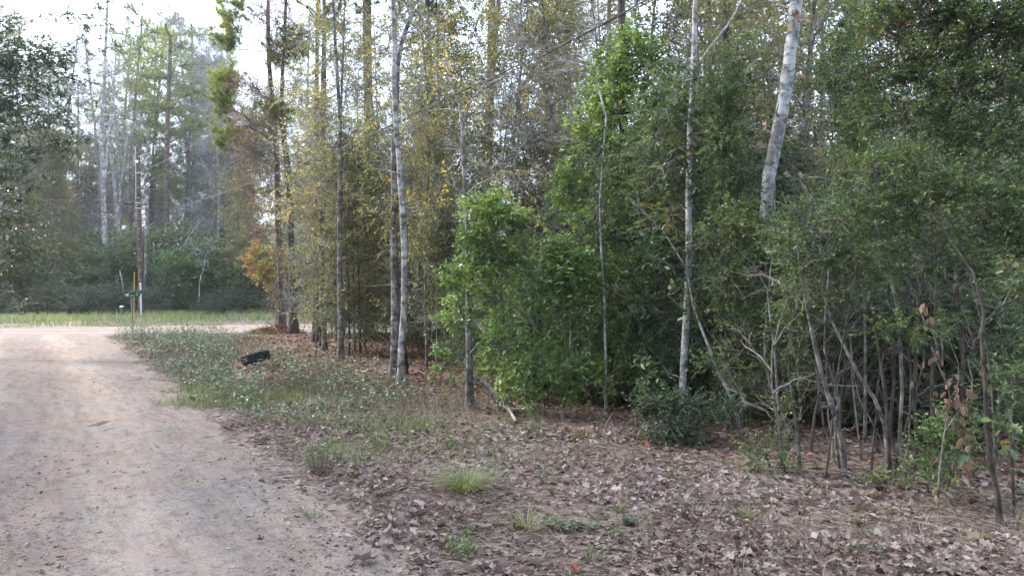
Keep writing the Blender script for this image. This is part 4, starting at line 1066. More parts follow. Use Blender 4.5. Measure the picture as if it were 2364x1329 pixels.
for (px, py, rx, ry, n) in [(2225, 960, 45, 60, 26), (2210, 900, 40, 40, 12), (2180, 860, 40, 40, 8), (2160, 830, 30, 30, 5), (2250, 1060, 45, 60, 12), (2150, 720, 60, 40, 5), (2150, 1110, 30, 40, 5)]:
    for k in range(n):
        a, b2_, c2 = RNG.normal(size=3) * .55
        p = W(px + a * rx, py + b2_ * ry, 5.5 + c2 * .15) - db_
        leaf_part(ds, 'fold' if RNG.random() < .9 else 'star', p, RNG.uniform(0, 6.28), RNG.uniform(.8, 1.7), RNG.uniform(-1, 1), RNG.uniform(.05, .10), RNG.uniform(.1, 1), 'brownleaf')
# a few large dead leaves caught on the sycamore and in the yaupon
sb_ = np.array(syc.location)
for (px, py, n, s, d) in [(1850, 40, 9, 14, 11.7), (1735, 325, 5, 12, 8.4), (1890, 350, 5, 9, 8.3), (1870, 190, 4, 10, 11.7), (1770, 295, 3, 8, 11.6), (1820, 385, 3, 9, 11.6), (1690, 250, 3, 20, 11)]:
    for k in range(n):
        p = W(px + RNG.normal() * s, py + RNG.normal() * s, d + RNG.normal() * .1) - sb_
        leaf_part(syc, 'star', p, RNG.uniform(0, 6.28), RNG.uniform(.2, 1.4), RNG.uniform(-1, 1), RNG.uniform(.12, .2) * (1 if d > 10 else .7), RNG.uniform(.2, 1), 'brownleaf')

# ------------------------------------------------------------------ trees reaching in from the left of the road
lo = [np.array([-17.5, 17.0, gz(-18.5, 17.0)]), np.array([-18.3, 17, 4]), np.array([-18.0, 17, 8.5]), np.array([-17.8, 17, 13])]
build('oak_tree', 'leathery dark green oak reaching in over the road from the left', 'tree', [(lo, .25, .08)],
      [cl(16.5, 60, 120, 90, 50, 1.10), cl(16.2, 130, 120, 70, 45, 0.85), cl(16.2, 190, 130, 50, 35, 0.42), cl(16.5, 40, 190, 80, 50, 1.02), cl(16.2, 120, 190, 60, 45, 0.94), cl(16.5, 60, 260, 80, 50, 1.02), cl(16.2, 150, 260, 55, 45, 0.68), cl(16, 200, 200, 45, 40, 0.39), cl(16.4, 40, 330, 70, 45, 0.94), cl(16.2, 130, 330, 60, 40, 0.77), cl(16.2, 190, 320, 35, 30, 0.34), cl(16.2, 160, 25, 30, 25, 0.68), cl(16.2, 200, 30, 45, 35, 0.15), cl(16.2, 260, 30, 40, 20, 0.10), cl(16.4, 60, 30, 70, 40, 0.13), cl(16.0, 245, 110, 30, 60, 0.18), cl(16.2, 30, 60, 40, 30, 0.17), cl(16.5, 70, 395, 60, 35, 0.59), cl(16.5, -80, 100, 90, 90, 0.85), cl(16.5, -80, 280, 90, 90, 0.85)],
      dict(OAKL, shape='ragged', L=.115, W=.06, per=7, droop=.4, tone=(.0, .8), jit=.12), 'greybark', 'leftoak', limb_r=.012, twig_r=.003)
lo2 = [np.array([-17.6, 18.5, gz(-17.6, 18.5)]), np.array([-17.4, 18.4, 2.0]), np.array([-17.0, 18.3, 4.2])]
build('oak_sapling', 'low yellowing oak sapling leaning in at the left edge', 'tree', [(lo2, .08, .03)],
      [cl(18, 40, 500, 70, 45, 1.01), cl(18, 60, 560, 80, 45, 1.01), cl(18, 30, 610, 70, 40, 1.01), cl(17.8, 80, 640, 70, 35, 1.01), cl(17.6, 125, 650, 50, 30, 0.90), cl(17.8, 60, 685, 70, 25, 0.78), cl(18, 20, 450, 60, 35, 0.67), cl(17.8, 130, 690, 35, 18, 0.45), cl(18, 130, 570, 30, 30, 0.34)],
      dict(OAKL, shape='ragged', L=.13, W=.065, per=6, droop=.4, tone=(.35, .92), jit=.15), 'greybark', 'leftoak', limb_r=.014, twig_r=.004)
lp = [np.array([-20.5, 22.0, gz(-20.5, 22)]), np.array([-20.4, 22, 4]), np.array([-20.2, 22, 9.5])]
build('pine_tree', 'dark pine bough pushing in at the left edge between oak branches', 'tree', [(lp, .12, .06)],
      [cl(21, 30, 410, 50, 40, 1.5), cl(21, 60, 450, 40, 30, 1.3), cl(21, 10, 460, 50, 35, 1.4), cl(21, -60, 400, 60, 60, 1.2)], dict(NEEDLE, L=.26), 'pinebark', 'needle_dark', limb_r=.02, twig_r=.006)

# ------------------------------------------------------------------ the far wood beyond the cross road
F1 = path(52, [(247, 706), (246, 620), (241, 500), (238, 400), (234, 300), (240, 200), (246, 60)], 25)
build('hardwood_tree', 'tallest pale bare trunk left of the wooden pole', 'tree', [(F1, .27, .06), ([W(240, 420, 52), W(252, 320, 52.4), W(262, 200, 53), W(268, 110, 53)], .14, .05)],
      [cl(52, 200, 200, 60, 60, .7), cl(52, 290, 160, 60, 60, .7), cl(52, 250, 110, 50, 60, .8), cl(52, 180, 300, 50, 50, .5), cl(52, 300, 270, 50, 60, .5), cl(52, 320, 370, 40, 40, .35)],
      dict(BARE, twigs=6, tl=1.1), 'palebark', 'sparse', twigm='paletwig', limb_r=.05, twig_r=.011, sides=10)
F2 = path(53.5, [(278, 704), (274, 540), (268, 460), (258, 380), (254, 300)], 17)
build('hardwood_tree', 'pale forked trunk just left of the wooden pole', 'tree', [(F2, .2, .07), ([W(271, 500, 53.5), W(280, 420, 53.5), W(292, 330, 53.5)], .1, .04)],
      [cl(53.5, 290, 330, 50, 50, .7), cl(53.5, 240, 330, 50, 50, .6), cl(53.5, 320, 280, 50, 50, .5)], dict(BARE, twigs=6, tl=1.0), 'palebark', 'sparse', twigm='paletwig', limb_r=.045, twig_r=.011)
F3 = path(49, [(334, 708), (336, 600), (339, 500), (334, 430), (342, 380)], 14)
build('hardwood_tree', 'slender lichen white trunk close right of the wooden pole', 'tree', [(F3, .15, .06)],
      [cl(49, 370, 330, 50, 40, .7), cl(49, 320, 350, 40, 40, .6), cl(49, 350, 260, 40, 40, .6), cl(49, 380, 400, 40, 30, .5)], dict(BARE, twigs=6, tl=.9), 'greybark', 'sparse', twigm='twig', limb_r=.04, twig_r=.01)
F4 = [W(395, 690, 51)]; F4[0][2] = gz(F4[0][0], 51)
F4 += [W(420, 585, 51), W(450, 530, 51), W(478, 500, 51), W(490, 480, 51)]
build('hardwood_tree', 'dark leaning half fallen trunk right of the wooden pole', 'tree', [(F4, .13, .05)], [cl(51, 500, 450, 30, 20, .5)], dict(BARE, twigs=5, tl=.7), 'greybark', 'sparse', limb_r=.03, twig_r=.01)
F5 = path(46, [(458, 712), (462, 650), (470, 620), (474, 590)])
build('bare_sapling', 'small pale bare sapling with spreading twigs before the dark thicket', 'sapling', [(F5, .05, .02)], [cl(46, 455, 570, 26, 24, 1.6), cl(46, 490, 575, 26, 26, 1.6), cl(46, 480, 600, 24, 16, 1.2)], dict(BARE, twigs=6, tl=.6), 'palebark', 'sparse', twigm='paletwig', limb_r=.03, twig_r=.009)
F6 = path(58, [(386, 700), (385, 560), (384, 440), (386, 300), (392, 150), (393, 90)], 24)
build('pine_tree', 'tall distant pine whose crown tops the bare trees beyond the pole', 'tree', [(F6, .28, .1)],
      [cl(58, 390, 90, 36, 24, 1.10), cl(58, 420, 105, 34, 18, 1.10), cl(58, 365, 130, 40, 20, 0.99), cl(58, 430, 150, 50, 20, 0.99), cl(58, 380, 180, 50, 26, 1.10), cl(58, 450, 215, 50, 22, 0.88), cl(58, 330, 175, 40, 24, 0.88), cl(58, 400, 250, 50, 24, 0.77), cl(58, 470, 290, 40, 24, 0.88), cl(58, 350, 240, 40, 24, 0.66)],
      dict(NEEDLE, L=.32, W=.03, per=22, tl=.4), 'pinebark', 'needle', limb_r=.05, twig_r=.014)

# evergreen thicket plants at the far wood's foot
FAR_LEAF = dict(shape='diamond', L=.16, W=.085, per=9, twigs=5, tl=.7, droop=.1, tone=(.1, .9), jit=.35, up=.0)
bush_protos = []
def proto_bush(nm, lab, hgt, wid, mat, spec, dens, group, flat=.45):
    """a bush at the origin, later copied"""
    sts = [[(0, 0, 0), (RNG.normal() * wid * .12, RNG.normal() * wid * .12, hgt * .4), (RNG.normal() * wid * .3, RNG.normal() * wid * .3, hgt * .8)] for _ in range(3)]
    cs = []
    for k in range(11):
        a = RNG.uniform(0, 6.28); z = hgt * RNG.uniform(.22, .95); s = wid * .55 * math.sqrt(max(.05, 1 - (z / hgt - .45) ** 2 / .36)) * RNG.uniform(.4, 1)
        cs.append((np.array([math.cos(a) * s, math.sin(a) * s, z]), (wid * .33, wid * .33, wid * .33 * flat), dens, int(RNG.integers(0, 3))))
    return build(nm, lab, 'bush', [(np.array(s_), .05 * hgt / 4, .012) for s_ in sts], cs, spec, 'darkbark', mat, limb_parts=False, limb_r=.02, twig_r=.006, group=group)
G_FARB = 'evergreen bushes along the far wood edge'
BUSHLAB = {}
pbA = proto_bush('evergreen_bush', 'layered dark green evergreen bush', 5.5, 4.6, 'holly', dict(FAR_LEAF, tone=(.1, .75)), 1.3, G_FARB, .4)
pbB = proto_bush('evergreen_bush', 'mid green rounded bush', 4.2, 4.0, 'holly', FAR_LEAF, 1.4, G_FARB, .6)
pbC = proto_bush('evergreen_bush', 'low tangled grey green shrub', 1.5, 2.6, 'dark', dict(FAR_LEAF, L=.1, W=.05, tl=.5), .8, G_FARB, .7)
pbD = proto_bush('evergreen_bush', 'brighter green bush right of the wooden pole', 4.4, 3.4, 'bright', dict(FAR_LEAF, tone=(0, .4)), 1.2, None, .5)
def place(src, px, d, sc=1.0, rz=None, used=set(), label=None, group=None, tilt=(0, 0)):
    x = (px - 1182) / FPX * d
    loc = (x, d, gz(x, d) - .03)
    rz = RNG.uniform(0, 6.28) if rz is None else rz
    if src is not pbD:
        label = BUSHLAB.setdefault(src.name, src['label']) + (' beyond the far grass, ' if d < 58 else ' far inside the wood, ') + ('at the left edge' if px < 80 else 'left of the tallest pale far trunk' if px < 235 else 'beside the wooden pole' if px < 400 else 'between wooden pole and corner pine' if px < 640 else 'seen through the near wood')
    if src.name not in used:
        used.add(src.name); src.location = loc; src.rotation_euler = (tilt[0], tilt[1], rz); src.scale = (sc,) * 3
        if label: src['label'] = label
        return src
    return copy_tree(src, loc, rz, sc, label, group, tilt)
place(pbD, 410, 47.5, .95)
for px, d, s in [(205, 49.5, 1.0), (130, 49, 1.05), (285, 50, .95), (60, 50, 1.1), (-20, 50, 1.1), (180, 52.5, 1.25), (90, 53, 1.2), (330, 53, 1.1), (-70, 52, 1.2), (520, 49, 1.1), (600, 52, 1.1), (450, 53, 1.25)]:
    place(pbA, px, d, s * RNG.uniform(.65, 1.2))
for px, d, s in [(470, 49, 1.1), (545, 50, 1.2), (590, 48.5, 1.1), (500, 52, 1.35), (360, 52, 1.2), (630, 50, 1.25), (250, 54, 1.3), (20, 53, 1.2), (560, 55, 1.4), (690, 50, 1.2), (760, 49, 1.1), (860, 50, 1.2), (950, 50, 1.2)]:
    place(pbB, px, d, s * RNG.uniform(.55, 1.25))
for i in range(40):
    d = RNG.uniform(98, 125)
    place(pbA if i % 3 else pbB, -420 + i * 62 + RNG.uniform(-20, 20), d, RNG.uniform(1.5, 2.3))
for i in range(10):
    place(pbA if i % 2 else pbB, -420 + i * 38, RNG.uniform(49, 54), RNG.uniform(.8, 1.2))
for i in range(34):
    d = RNG.uniform(58, 96)
    place(pbA if i % 2 else pbB, -70 + i * 52 + RNG.uniform(-20, 20), d, RNG.uniform(.8, 1.3))
for i in range(34):
    place(pbC, -60 + i * 22 + RNG.uniform(-10, 10), RNG.uniform(46, 48.6), RNG.uniform(.6, 1.1))

# prototypes of wood trees, copied through the depth of the wood
def proto_tree(nm, lab, hgt, r0, bark, mat, spec, z0, n, spread, rad, dens, group, flat=.6, twig_r=.006, twigm='twig', lean=.25):
    pts = [np.array([0, 0, 0.]), np.array([RNG.normal() * lean * .5, RNG.normal() * lean * .5, hgt * .45]), np.array([RNG.normal() * lean, RNG.normal() * lean, hgt])]
    cs = []
    for k in range(n):
        z = z0 + (hgt - z0) * (k + .5) / n
        a = k * 2.4 + RNG.uniform(-.6, .6); f = (z - z0) / (hgt - z0 + .01)
        s = spread * (1.0 - .65 * f) * RNG.uniform(.45, 1)
        p = along(np.array(pts), z)
        cs.append((p + np.array([math.cos(a) * s, math.sin(a) * s, .2 * s]), (rad, rad, rad * flat), dens))
    o = build(nm, lab, 'tree', [(pts, r0, r0 * .3)], cs, spec, bark, mat, limb_parts=False, limb_r=.02 if hgt < 12 else .035, twig_r=twig_r, twigm=twigm, group=group, sides=8)
    BASE[o.name] = lab
    return o
BASE = {}
G_FAR = 'trees of the far wood beyond the crossroad'
G_IN = 'trees standing inside the wood'
tF1 = proto_tree('hardwood_tree', 'tall bare grey tree', 22, .2, 'palebark', None, dict(BARE, twigs=7, tl=1.1), 5, 26, 3.0, 1.7, 1.7, G_FAR, .7, .009, 'paletwig', .8)
tF2 = proto_tree('pine_tree', 'tall pine', 22, .22, 'pinebark', 'needle', dict(NEEDLE, L=.32, W=.028, per=22, tl=.4), 9, 24, 3.2, 1.3, .9, G_FAR, .55, .012, 'twig', .5)
tF3 = proto_tree('hardwood_tree', 'olive leaved hardwood', 15, .14, 'greybark', 'olive', dict(FAR_LEAF, L=.12, W=.06, tone=(.1, .8)), 2.5, 24, 2.4, 1.4, .75, G_FAR, .7, .009, 'twig', .8)
tF4 = proto_tree('hardwood_tree', 'thin twiggy grey tree', 13, .1, 'greybark', None, dict(BARE, twigs=6, tl=.9), 2, 22, 2.0, 1.3, 2.6, G_FAR, .8, .008, 'twig', .8)
def NEAR_WHERE(x, y):
    px = 1182 + x / y * FPX
    for lim, w in ((720, 'behind the corner pine'), (860, 'behind the slim pale trunk'), (1010, 'behind the twin pale trunks'), (1250, 'behind the bright glossy bush'), (1480, 'behind the tall bright crowned tree'), (1700, 'behind the mottled white oak'), (1900, 'around the leaning sycamore'), (2100, 'behind the curved pale stems'), (9999, 'behind the red berried thicket')):
        if px < lim: return (' deep ' if y > 17 else ' ') + w
def FAR_WHERE(x, y):
    px = 1182 + x / y * FPX
    return ' ' + ('left of the tallest pale trunk' if px < 230 else 'beside the wooden pole' if px < 420 else 'between wooden pole and corner pine' if px < 640 else 'seen through the near wood') + (' far back' if y > 62 else ' beyond the crossroad')
def scatter(protos, n, xr, yr, mind, ok=None, pts=None, where=None):
    pts = [] if pts is None else pts; out = []
    tries = 0
    while len(out) < n and tries < n * 60:
        tries += 1
        y = RNG.uniform(*yr); x = RNG.uniform(xr[0](y), xr[1](y))
        if any((x - a) ** 2 + (y - b) ** 2 < mind ** 2 for a, b in pts): continue
        if ok and not ok(x, y): continue
        pts.append((x, y)); out.append((x, y))
    first = set(); tagme = []
    for (x, y) in out:
        pw = np.array([w for _, w in protos]); k = int(RNG.choice(len(protos), p=pw / pw.sum())); src = protos[k][0]
        loc = (x, y, gz(x, y) - .03)
        rz = RNG.uniform(0, 6.28); sc = RNG.uniform(.82, 1.15); ti = tuple(RNG.normal(size=2) * .025)
        if k not in first and tuple(src.location) == (0, 0, 0):
            first.add(k); src.location = loc; src.rotation_euler = (ti[0], ti[1], rz); src.scale = (sc,) * 3; tagme.append((src, x, y, src))
        else:
            src_ = copy_tree(src, loc, rz, sc, tilt=ti); tagme.append((src_, x, y, src))
    for o, x, y, src in tagme:
        o['label'] = BASE[src.name] + where(x, y)
    return out
FARP = [(tF1, .24), (tF2, .26), (tF3, .26), (tF4, .24)]
used_far = [(W(p, 700, d)[0], d) for p, d in ((247, 52), (278, 53.5), (334, 49), (386, 58), (326, 46), (326, 49))]
for px, d, sc, k in ((215, 66, 1.15, 0), (300, 63, 1.2, 1), (345, 70, 1.3, 1), (420, 66, 1.25, 0), (455, 72, 1.3, 1), (490, 64, 1.1, 0), (365, 76, 1.35, 0), (270, 74, 1.3, 1), (520, 70, 1.2, 1), (150, 68, 1.2, 0)):
    src = (tF1, tF2)[k]; x = (px - 1182) / FPX * d; loc = (x, d, gz(x, d) - .03); used_far.append((x, d))
    o = src if tuple(src.location) == (0, 0, 0) else copy_tree(src, loc)
    o.location = loc; o.scale = (sc,) * 3; o.rotation_euler = (0, 0, RNG.uniform(0, 6.28)); o['label'] = BASE[src.name] + ' over its neighbours' + FAR_WHERE(x, d)
scatter(FARP, 135, (lambda y: -1.15 * y, lambda y: -.28 * y), (49.5, 95), 1.7, None, used_far, FAR_WHERE)
scatter([(tF1, .3), (tF2, .15), (tF3, .15), (tF4, .4)], 16, (lambda y: -.28 * y, lambda y: .8 * y), (46, 90), 2.2, None, used_far, FAR_WHERE)

# the wood behind the edge, this side of the cross road
tI1 = proto_tree('understory_tree', 'thin dark stem with olive leaves', 6.2, .045, 'darkbark', 'olive', dict(OLIVE, L=.08, W=.04, tl=.45, tone=(.05, .95)), .8, 16, 1.3, .8, .42, G_IN, .7, .005)
tI2 = proto_tree('understory_tree', 'dark evergreen understory tree', 4.6, .045, 'darkbark', 'dark', dict(LAUREL, shape='diamond', L=.08, W=.04), .5, 15, 1.3, .8, .9, G_IN, .65, .005)
tI3 = proto_tree('bare_sapling', 'bare twiggy grey sapling', 8, .03, 'greybark', None, dict(BARE, twigs=6, tl=.5), 1.0, 18, .9, .75, 7, G_IN, .8, .004, 'paletwig')
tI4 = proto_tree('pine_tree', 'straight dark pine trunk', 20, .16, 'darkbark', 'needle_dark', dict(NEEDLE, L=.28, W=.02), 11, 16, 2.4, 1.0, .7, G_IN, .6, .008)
tI5 = proto_tree('hardwood_tree', 'yellow leaved hardwood', 13, .09, 'greybark', 'sparse', dict(SPARSE, L=.1, W=.05, tl=.5), 3.5, 22, 1.7, 1.0, .3, G_IN, .7, .006, 'paletwig')
tI6 = proto_tree('yaupon_holly', 'small leaved yaupon holly', 4.2, .035, 'greybark', 'holly', dict(YAUPON, L=.05, W=.028, tl=.3, per=12), .5, 16, 1.1, .6, 1.2, G_IN, .7, .004, 'paletwig', .5)
tI7 = proto_tree('yaupon_holly', 'low loose evergreen shrub', 2.4, .02, 'greybark', 'holly', dict(YAUPON, L=.05, W=.028, tl=.25, per=12), .25, 12, .8, .45, 1.0, G_IN, .8, .0035, 'paletwig', .4)
FRX = [-11, -8.5, -6, -3.5, -1, 1, 2.5, 4.5, 7, 12, 20]; FRY = [28, 23, 19.5, 17.5, 13.6, 11.6, 10.4, 8.6, 8.0, 8, 8]
def front_line(x): return np.interp(x, FRX, FRY)
def clear_view(x, y, h=.6):
    """keeps the surveyed trunks and the rusty clearing in sight"""
    px = 1182 + x / y * FPX
    if abs(px - 1810) < 30 + h / y * FPX and y < 12.2: return False
    if 840 < px < 985 and y < 19: return False
    if 560 < px < 720 and y < 30: return False
    if 770 < px < 805 and y < 17.8: return False
    if 1065 < px < 1100 and y < 11: return False
    if 1565 < px < 1612 and y < 9.3: return False
    return True
def in_wood(x, y, h=1.25):
    if road_sd(x, y) > -1.0 or y > cross_near(x) - 1: return False
    return y > front_line(x) and clear_view(x, y, h)
near_pts = [(W(p, 800, d)[0], d) for p, d in ((651, 28.5), (678, 27.2), (787, 17.5), (856, 24), (914, 14), (928, 13.4), (1086, 10.5), (1462, 11.4), (1745, 12))]
LX = lambda y: max(-11, -.36 * y)
scatter([(tI1, .5), (tI3, .34), (tI4, .06), (tI5, .1)], 50, (LX, lambda y: -.1 * y), (12, 31), 1.0, in_wood, near_pts, NEAR_WHERE)
scatter([(tI1, .28), (tI2, .27), (tI3, .3), (tI4, .07), (tI5, .08)], 75, (lambda y: -.1 * y, lambda y: .85 * y), (8.5, 31), 1.0, in_wood, near_pts, NEAR_WHERE)
def on_front(x, y):
    return in_wood(x, y) and (y < front_line(x) + 4.5 or x > 2) and x > -1.5
scatter([(tI6, .65), (tI7, .35)], 85, (LX, lambda y: .82 * y), (8.4, 24), .8, on_front, [], NEAR_WHERE)
scatter([(tI7, 1.0)], 9, (lambda y: -9, lambda y: -1.5), (14, 27), 1.2, lambda x, y: in_wood(x, y) and y > front_line(x) + 3, [], NEAR_WHERE)

tI9 = proto_tree('yaupon_holly', 'leafy low yaupon holly', 1.7, .014, 'greybark', 'holly', dict(YAUPON, L=.038, W=.021, tl=.2, per=13), .15, 12, .6, .34, 1.2, G_IN, .8, .0025, 'paletwig', .3)
def edge_line(x, y):
    return road_sd(x, y) < -1 and y < front_line(x) + 2.4 and y > front_line(x) - .5 and clear_view(x, y, .4)
scatter([(tI9, 1.0)], 50, (lambda y: -1.0, lambda y: .74 * y), (6.4, 13), .5, edge_line, [], NEAR_WHERE)
tIA = proto_tree('bare_sapling', 'fine tangled bare sapling', 3.0, .012, 'twig', None, dict(BARE, twigs=6, tl=.32), .4, 11, .6, .4, 6, G_IN, .9, .0022, 'twig', .5)
scatter([(tIA, 1.0)], 5, (lambda y: .36 * y, lambda y: .74 * y), (6.25, 8.4), .38, lambda x, y: y > 6.2 + .25 * max(0, 3.2 - x), [], NEAR_WHERE)
scatter([(tIA, 1.0)], 12, (lambda y: 1.0, lambda y: .78 * y), (6.6, 12), .6, lambda x, y: y > front_line(x) - .9 and clear_view(x, y, .3), [], NEAR_WHERE)
tI8 = proto_tree('hardwood_tree', 'slender yellow olive hardwood', 11.5, .055, 'greybark', 'sparse', dict(OLIVE, L=.085, W=.042, tl=.45, tone=(0, .95)), 2.6, 26, 1.5, .95, .24, G_IN, .75, .005, 'paletwig', .5)
scatter([(tI8, 1.0)], 11, (lambda y: -.33 * y, lambda y: .2 * y), (14.5, 27), 1.5, in_wood, [], NEAR_WHERE)
scatter([(tI5, .5), (tI8, .5)], 9, (lambda y: .27 * y, lambda y: .52 * y), (13.4, 21), 1.2, in_wood, [], NEAR_WHERE)
# tall trees lining the left of the lane and closing it behind the viewer: they shade this end of the lane
def lining(x, y):
    if road_sd(x, y) > -1.2: return False
    if y > 0 and x > -.80 * y - 1.5: return False
    return x < road_edge(y) - 6.5 or (y < -5 and x > road_edge(y) + 1.5)
tL1 = proto_tree('oak_tree', 'leafy oak lining the dirt lane', 15, .2, 'greybark', 'leftoak', dict(OAKL, shape='diamond', L=.16, W=.09, per=8, tl=.5), 3.5, 22, 3.4, 1.7, .8, 'trees lining the lane', .7, .008)
scatter([(tL1, .7), (tF2, .3)], 42, (lambda y: -30, lambda y: 32), (-30, 19), 3.4, lining, [], lambda x, y: ' on its left side' if x < road_edge(y) else ' behind the viewer')

# ------------------------------------------------------------------ litter, grass and small plants
def gpt(n, ylo, yhi, bias=1.0, left=-.85, right=.95):
    """ground points in the part of the land the lens can see, thinning with distance"""
    u = RNG.random(n)
    y = ylo * (yhi / ylo) ** (u ** bias)
    x = RNG.uniform(left, right, n) * y
    return x, y
def litter_leaves(mb, x, y, size, shape, tone, tilt=.35, lift=.012):
    n = len(x)
    z = on_ground(x, y) + RNG.random(n) ** 2 * lift + .004
    a = RNG.uniform(0, 6.283, n)
    d = np.stack([np.cos(a), np.sin(a), RNG.normal(size=n) * tilt * .6], 1)
    up = np.stack([RNG.normal(size=n) * tilt, RNG.normal(size=n) * tilt, np.ones(n)], 1)
    flip = np.where(RNG.random(n) < .4, -1.0, 1.0)
    leaves(mb, np.stack([x, y, z], 1), d, up, size, size * RNG.uniform(.5, .8, n), shape, tone, RNG.uniform(.2, 1.2, n) * flip)

mb = MB()
for n, yl, yh, shape, s in ((5500, 3.0, 7.5, 'oak', .066), (29000, 3.0, 9.5, 'ragged', .056), (20000, 3.2, 9, 'diamond', .04), (22000, 8.0, 20, 'oval', .07), (9000, 18, 34, 'diamond', .11)):
    x, y = gpt(n, yl, yh)
    sd = road_sd(x, y)
    keep = RNG.random(n) < smooth(.12, -.35, sd + (fbm(x * 1.4, y * 1.4, 71) - .5) * .8)
    x, y = x[keep], y[keep]
    patch = fbm(x * .8, y * .8, 77)
    tone = np.clip(RNG.normal(.47, .27, len(x)) + (patch - .5) * .5 - .10 * smooth(7, 11, y), 0, 1)
    heap = smooth(.3, .7, fbm(x * 1.3, y * 1.3, 79)); k2 = RNG.random(len(x)) < .62 + .6 * heap; x, y, tone, heap = x[k2], y[k2], tone[k2], heap[k2]
    litter_leaves(mb, x, y, s * np.clip(np.exp(RNG.normal(-.12, .38, len(x))), .35, 1.9), shape, tone, .25 + .4 * heap, .015 + .06 * heap)
mb.obj('leaf_litter', M['litter'], None, kind='stuff', label='dry grey brown fallen leaves covering the verge and wood floor')
# rusty pine straw and leaves in the clearing
mb = MB()
n = 15000
x = RNG.uniform(-9.5, 1.5, n); y = RNG.uniform(12.0, 27, n)
k = RNG.random(n) < .95 * smooth(-.8, -2.2, road_sd(x, y)) * smooth(.35, .55, fbm(x * .35, y * .35, 83) + .15)
x, y = x[k], y[k]
litter_leaves(mb, x, y, RNG.uniform(.06, .14, len(x)), 'oval', np.clip(RNG.normal(.55, .25, len(x)), 0, 1), .5, .05)
n = 7000
x = RNG.uniform(0, 11, n); y = RNG.uniform(6.0, 18, n)
k = y > 6.2 + .6 * vnoise(x, y, 7) + .7 * np.maximum(0, 3.5 - x); x = x[k]; y = y[k]; n = len(x)
litter_leaves(mb, x, y, RNG.uniform(.06, .115, n), 'ragged', np.clip(RNG.normal(.6, .25, n), 0, 1), .5, .05)
mb.obj('rusty_leaves', M['rustlitter'], None, kind='stuff', label='rust brown leaves and straw carpeting the clearing among the trunks')
# leaves and crumbs lying on the road, gathered in drifts
mb = MB()
for n, yl, yh, shape, s in ((2600, 4.0, 8, 'ragged', .05), (16000, 4.0, 13, 'diamond', .026), (5000, 10, 25, 'diamond', .05)):
    x, y = gpt(n, yl, yh)
    sd = road_sd(x, y)
    drift = fbm(x * .9 + y * .25, y * .5, 91)
    lanex = sd + (vnoise(x * .5, y * .12, 95) - .5)
    track = np.exp(-((lanex - 1.3) / .35) ** 2) + np.exp(-((lanex - 2.9) / .35) ** 2)
    keep = (sd > 0) & (RNG.random(n) > .8 * np.clip(track, 0, 1)) & (RNG.random(n) < .16 + .9 * smooth(.45, .68, drift) + .9 * smooth(1.1, 0, sd) ** 2)
    x, y = x[keep], y[keep]
    litter_leaves(mb, x, y, s * RNG.uniform(.5, 1.3, len(x)), shape, np.clip(RNG.normal(.42, .3, len(x)), 0, 1), .35, .006)
mb.obj('road_litter', M['litter'], None, kind='stuff', label='scattered dry leaf crumbs drifted along the dirt road')

# loose grit on the packed dirt
mb = MB(); n = 5200
x, y = gpt(n, 3.5, 13); k = road_sd(x, y) > .05; x, y = x[k], y[k]; n = len(x)
o8 = np.array([(1, 0, 0), (0, 1, 0), (-1, 0, 0), (0, -1, 0), (0, 0, .7), (0, 0, -.7)], float)
f8 = np.array([(0, 1, 4), (1, 2, 4), (2, 3, 4), (3, 0, 4)])
sz = np.clip(np.exp(RNG.normal(-4.9, .45, n)), .003, .024)
P = np.stack([x, y, on_ground(x, y) + sz * .3], 1)
mb.add(P[:, None] + o8[None] * sz[:, None, None] * RNG.uniform(.6, 1.4, (n, 6, 1)), (f8[None] + (np.arange(n) * 6)[:, None, None]).reshape(-1, 3))
mb.obj('gravel', plain_mat('road_grit', (.30, .26, .23), .9, var=.3, scale=3), None, kind='stuff', label='loose grit and small stones on the dirt road')

# single fallen leaves large enough to pick out
LV = {}
def leaf_mesh(shape, tone, mat, w=.72, curl=1.0):
    key = (shape, tone, mat, curl)
    if key not in LV:
        m = MB(); leaves(m, np.array([[-.5, 0, 0.0]]), np.array([[1.0, 0, 0]]), np.array([[0, 0, 1.0]]), 1.0, w, shape, np.array([tone]), curl)
        LV[key] = m.mesh('fallen_leaf', M[mat])
    return LV[key]
def fallen(x, y, size, shape, tone, mat, label, group=None, tilt=.3, curl=1.0, yaw=None, lift=.02, rx=None):
    o = link('fallen_leaf', leaf_mesh(shape, tone, mat, curl=curl), None, (x, y, gz(x, y) + lift), label=label, category='leaf', group=group)
    o.rotation_euler = (RNG.normal() * tilt if rx is None else rx, RNG.normal() * tilt, RNG.uniform(0, 6.28) if yaw is None else yaw); o.scale = (size,) * 3
    return o
def gp(px, py):
    d = CAM_H * FPX / (py - 664.5); return (px - 1182) / FPX * d, d
x, y = gp(842, 1302); fallen(x, y, .21, 'big_curl', .62, 'litter', 'big curled pale brown leaf on the road edge closest to the viewer', yaw=.25, curl=1.0, tilt=.12, lift=.03)
x, y = gp(806, 1312); fallen(x, y, .11, 'big_star', .95, 'litter', 'pale pointed leaf touching the big curled leaf on the road', tilt=.2)
x, y = gp(685, 1203); fallen(x, y, .06, 'curl', .3, 'redleaf', 'small dark red leaf lying alone on the dirt road', tilt=.2)
x, y = gp(697, 1183); fallen(x, y, .07, 'curl', .9, 'litter', 'small tan curled leaf just above the red leaf on the road')
x, y = gp(602, 1258); fallen(x, y, .07, 'curl', .05, 'litter', 'dark crumpled leaf clump on the bare road')
x, y = gp(1325, 1320); fallen(x, y, .09, 'curl', .8, 'redleaf', 'red curled leaf at the bottom edge among grey leaves')
x, y = gp(1120, 1312); fallen(x, y, .2, 'big_star', .8, 'litter', 'broad tan leaf at the bottom edge of the leafy verge')
